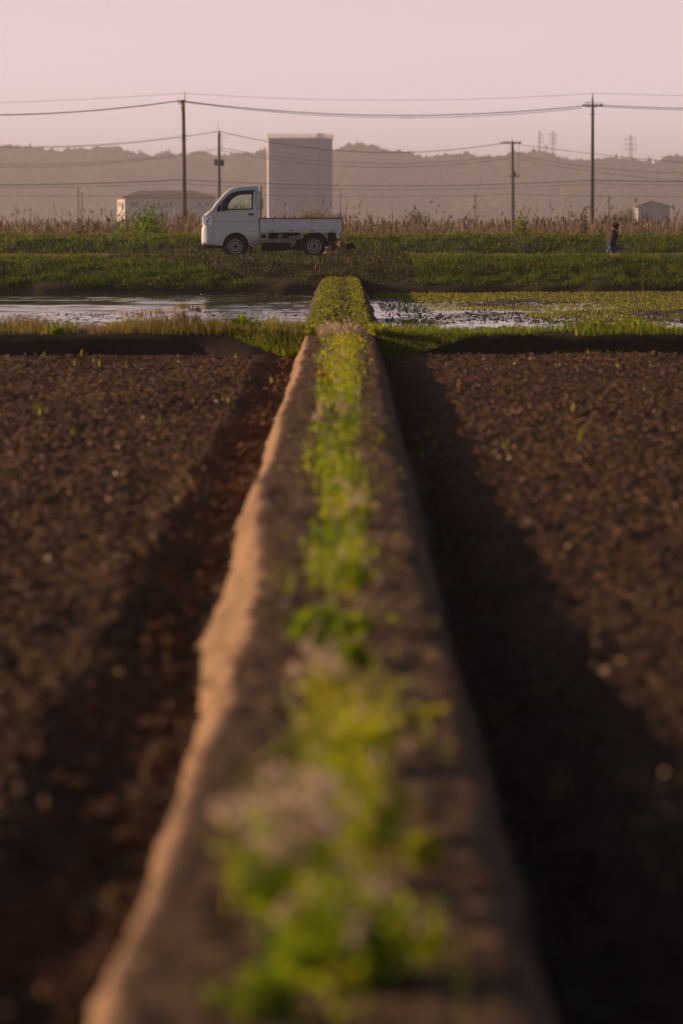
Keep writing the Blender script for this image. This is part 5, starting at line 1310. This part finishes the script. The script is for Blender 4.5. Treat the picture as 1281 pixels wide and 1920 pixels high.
# ------------------------------------------------------------------ people
def skin(name, verts, edges, radii, mat, parent, root_i=0, sub=1):
    me = bpy.data.meshes.new(name); me.from_pydata([tuple(v) for v in verts], edges, []); me.update()
    me.materials.append(mat)
    o = bpy.data.objects.new(name, me); COL.objects.link(o); o.parent = parent
    md = o.modifiers.new('skin', 'SKIN'); md.use_smooth_shade = True
    if not me.skin_vertices:
        me.skin_vertices.new() if hasattr(me.skin_vertices, 'new') else None
    for i, r_ in enumerate(radii):
        sv = me.skin_vertices[0].data[i]; sv.radius = (r_, r_) if not isinstance(r_, tuple) else r_; sv.use_root = (i == root_i)
    s2 = o.modifiers.new('sub', 'SUBSURF'); s2.levels = sub; s2.render_levels = sub
    return o
def hand(V, E, Rr, wrist_i, dirv, side):
    """palm and five bent fingers grown from a wrist vertex"""
    dirv = Vector(dirv).normalized(); w0 = Vector(V[wrist_i]); side = Vector(side).normalized()
    palm = w0 + dirv * .055; V.append(palm); Rr.append((.026, .018)); E.append((wrist_i, len(V) - 1)); pi_ = len(V) - 1
    curl = dirv.cross(side)
    for k, (off_, ln) in enumerate(((-.028, .055), (-.010, .068), (.009, .064), (.026, .05))):
        a_ = palm + side * off_ + dirv * .03; b2_ = a_ + dirv * ln * .5; c_ = b2_ + dirv * ln * .35 + curl * ln * .35
        for q_, rr_, pr_ in ((a_, .009, pi_), (b2_, .008, None), (c_, .0065, None)):
            V.append(q_); Rr.append(rr_); E.append((pr_ if pr_ is not None else len(V) - 2, len(V) - 1))
    a_ = w0 + dirv * .03 - side * .03; b2_ = a_ + dirv * .035 - side * .012
    V.append(a_); Rr.append(.010); E.append((wrist_i, len(V) - 1)); V.append(b2_); Rr.append(.008); E.append((len(V) - 2, len(V) - 1))
def head_part(root, c, fwd, up, r, hair_mat, cap=False):
    """face surface with nose, ears, eyes; hair shell around the skull"""
    fwd = Vector(fwd).normalized(); up = Vector(up).normalized(); sd = fwd.cross(up).normalized(); up = sd.cross(fwd)
    c = Vector(c)
    bm = bmesh.new(); bmesh.ops.create_icosphere(bm, subdivisions=3, radius=1)
    for v in bm.verts:
        p = v.co.copy(); f_, s_, u_ = p.x, p.y, p.z
        wj = 1 - .30 * max(0, -u_) ; f2 = f_ * r * 1.0 + (.10 * r * max(0, f_) * (1 if u_ < -.2 else .4)); s2 = s_ * r * .80 * wj; u2_ = u_ * r * 1.22
        nz_ = math.exp(-((s_ / .17) ** 2 + ((u_ + .12) / .22) ** 2)) * (f_ > 0); f2 += nz_ * r * .24
        ey = (math.exp(-(((abs(s_) - .34) / .14) ** 2 + ((u_ - .08) / .12) ** 2))) * (f_ > 0); f2 -= ey * r * .10
        mo_ = math.exp(-((s_ / .3) ** 2 + ((u_ + .52) / .07) ** 2)) * (f_ > 0); f2 -= mo_ * r * .04
        er = math.exp(-(((f_) / .16) ** 2 + ((u_ + .02) / .24) ** 2)) * (abs(s_) > .8); s2 += math.copysign(er * r * .20, s_)
        v.co = c + fwd * f2 + sd * s2 + up * u2_
    h_ = bobj('head', bm, M['skin'], root, True)
    bm = bmesh.new(); bmesh.ops.create_icosphere(bm, subdivisions=3, radius=1)
    for v in bm.verts:
        p = v.co.copy(); f_, s_, u_ = p.x, p.y, p.z
        k_ = 1.10 + random.uniform(-.05, .06) + .03 * math.sin(9 * s_ + 5 * u_)
        if (f_ > .35 and u_ < .45) or u_ < -.55: k_ = .85
        v.co = c + fwd * f_ * r * k_ + sd * s_ * r * .86 * k_ + up * u_ * r * 1.2 * k_
    bobj('hair', bm, hair_mat, root, True)
# person walking on the right
D = 113.0
pr = empty('person', (px(1146, D), D, -.10), 'person in dark jacket and blue jeans walking right with head bowed', 'person')
pzc = lambda y_: pz(y_, D) + .10
hh_ = 1.52
V = [(0, 0, .80), (-.01, 0, .98), (0.0, 0, 1.16), (.05, 0, 1.27), (.08, 0, 1.34)]; E = [(0, 1), (1, 2), (2, 3), (3, 4)]; Rr = [(.13, .11), (.12, .10), (.14, .11), (.06, .06), (.045, .045)]
def limb(V, E, Rr, start, pts, rads):
    p_ = start
    for q_, r_ in zip(pts, rads):
        V.append(q_); Rr.append(r_); E.append((p_, len(V) - 1)); p_ = len(V) - 1
    return p_
limb(V, E, Rr, 0, [(.03, -.09, .72), (.10, -.09, .42), (.05, -.09, .09), (.17, -.09, .035)], [.085, .055, .038, .03])
limb(V, E, Rr, 0, [(-.02, .09, .72), (-.04, .09, .42), (-.20, .09, .12), (-.10, .09, .04)], [.085, .055, .038, .03])
wi = limb(V, E, Rr, 2, [(.0, -.18, 1.16), (-.10, -.21, .93), (-.12, -.19, .72)], [.05, .04, .026]); hand(V, E, Rr, wi, (.25, .1, -1), (1, 0, .25))
wi = limb(V, E, Rr, 2, [(.0, .18, 1.16), (-.02, .22, .93), (.10, .20, .75)], [.05, .04, .026]); hand(V, E, Rr, wi, (.5, -.1, -1), (1, 0, .5))
skin('body', V, E, Rr, M['skin'], pr, 0, 1)
V = [(0, 0, .68), (-.02, 0, .86), (-.02, 0, 1.03), (0.01, 0, 1.19), (.06, 0, 1.32)]; E = [(0, 1), (1, 2), (2, 3), (3, 4)]; Rr = [(.20, .18), (.20, .17), (.20, .17), (.18, .14), (.075, .075)]
limb(V, E, Rr, 3, [(.0, -.17, 1.19), (-.11, -.23, .96), (-.13, -.21, .76)], [.085, .075, .060]); limb(V, E, Rr, 3, [(.0, .17, 1.19), (-.03, .23, .95), (.08, .22, .78)], [.085, .075, .060])
skin('jacket', V, E, Rr, M['jacket'], pr, 0, 1)
V = [(0, 0, .86)]; E = []; Rr = [(.18, .15)]
limb(V, E, Rr, 0, [(.03, -.09, .72), (.10, -.09, .42), (.06, -.09, .10)], [.125, .09, .07]); limb(V, E, Rr, 0, [(-.02, .09, .72), (-.04, .09, .42), (-.19, .09, .14)], [.125, .09, .07])
skin('trousers', V, E, Rr, M['jeans'], pr, 0, 1)
for p0, p1 in (((.02, -.09, .05), (.16, -.09, .035)), ((-.21, .09, .08), (-.10, .09, .035))):
    bm = bmesh.new(); tube(bm, [p0, ((p0[0] + p1[0]) / 2, p0[1], .05), p1], [.045, .05, .035], 8); bobj('shoe', bm, M['blackp'], pr, True)
head_part(pr, (.12, 0, 1.405), (.85, 0, -.5), (.45, 0, .85), .098, M['hair'])
bm = bmesh.new(); tube(bm, [(-.16, -.235, .84), (-.155, -.24, .78), (-.14, -.235, .70)], [.03, .055, .035], 8); go_ = bobj('glove', bm, M['blue'], pr, True)
pr.rotation_euler = (0, 0, R(18))
pr.scale = (1, 1, 1)
# person bending over behind the truck
D = 96.9
gz = float(bank_z(np.array([px(625, D)]), np.array([D]))[0])
pr = empty('person', (px(612, D), D, gz - .02), 'person in tan trousers and brown top bending down behind the truck tail', 'person')
def W(u_, v_, y_=0): return (px(u_, D) - px(612, D), y_, pz(v_, D) - gz + .02)
hipz = W(612, 461)
V = [W(613, 462), W(624, 459.5), W(636, 458.5), W(643, 459), W(650, 461)]; E = [(0, 1), (1, 2), (2, 3), (3, 4)]; Rr = [(.12, .11), (.11, .10), (.12, .10), (.06, .06), (.045, .045)]
limb(V, E, Rr, 0, [W(612, 466, -.10), (W(611, 0)[0] + .06, -.11, .42), (W(610, 0)[0], -.11, .08), (W(610, 0)[0] + .14, -.11, .04)], [.085, .055, .038, .03])
limb(V, E, Rr, 0, [W(618, 466, .10), (W(628, 0)[0] + .04, .11, .42), (W(625, 0)[0], .11, .08), (W(625, 0)[0] + .14, .11, .04)], [.085, .055, .038, .03])
wi = limb(V, E, Rr, 2, [W(641, 461, -.17), (W(643, 0)[0], -.20, .62), (W(648, 0)[0], -.16, .36)], [.05, .04, .026]); hand(V, E, Rr, wi, (.3, .1, -1), (1, 0, .3))
wi = limb(V, E, Rr, 2, [W(641, 461, .17), (W(645, 0)[0], .20, .60), (W(652, 0)[0], .14, .35)], [.05, .04, .026]); hand(V, E, Rr, wi, (.3, -.1, -1), (1, 0, .3))
skin('body', V, E, Rr, M['skin'], pr, 0, 1)
V = [W(608, 461.5), W(618, 460), W(632, 459.5)]; E = [(0, 1), (1, 2)]; Rr = [(.19, .16), (.19, .155), (.19, .15)]
skin('vest', V, E, Rr, M['greyc'], pr, 0, 1)
V = [W(630, 459.5), W(638, 459.5), W(647, 460.5)]; E = [(0, 1), (1, 2)]; Rr = [(.20, .16), (.19, .16), (.08, .08)]
limb(V, E, Rr, 1, [W(640, 461, -.17), (W(643, 0)[0], -.20, .64), (W(648, 0)[0], -.17, .36)], [.095, .08, .06]); limb(V, E, Rr, 1, [W(640, 461, .17), (W(645, 0)[0], .21, .62), (W(652, 0)[0], .15, .36)], [.095, .08, .06])
skin('shirt', V, E, Rr, M['brownc'], pr, 1, 1)
V = [W(613, 463)]; E = []; Rr = [(.13, .12)]
limb(V, E, Rr, 0, [W(611.5, 468, -.10), (W(613, 0)[0] + .04, -.11, .42), (W(610, 0)[0], -.11, .10)], [.10, .085, .065]); limb(V, E, Rr, 0, [W(620, 468, .10), (W(629, 0)[0] + .02, .11, .42), (W(625, 0)[0], .11, .10)], [.10, .085, .065])
skin('trousers', V, E, Rr, M['tan'], pr, 0, 1)
for uu, yv in ((610, -.11), (625, .11)):
    bm = bmesh.new(); x_ = W(uu, 0)[0]; tube(bm, [(x_ - .03, yv, .05), (x_ + .06, yv, .055), (x_ + .15, yv, .035)], [.045, .05, .035], 8); bobj('boot', bm, M['blackp'], pr, True)
head_part(pr, W(656, 463.5), (.55, 0, -.84), (.84, 0, .55), .098, M['hair'])

# ------------------------------------------------------------------ haze: closed box of even air round everything
bm = bmesh.new(); box(bm, -5400, 5400, -400, 7000, -1.5, 96)
m = bpy.data.materials.new('haze_air'); m.use_nodes = True; n = m.node_tree; n.nodes.clear()
oo = n.nodes.new('ShaderNodeOutputMaterial'); pv = n.nodes.new('ShaderNodeVolumePrincipled')
pv.inputs['Color'].default_value = (.81, .81, .98, 1); pv.inputs['Density'].default_value = .00030; pv.inputs['Anisotropy'].default_value = .3
n.links.new(pv.outputs[0], oo.inputs['Volume'])
hz = bobj('haze', bm, m); tag(hz, kind='stuff')
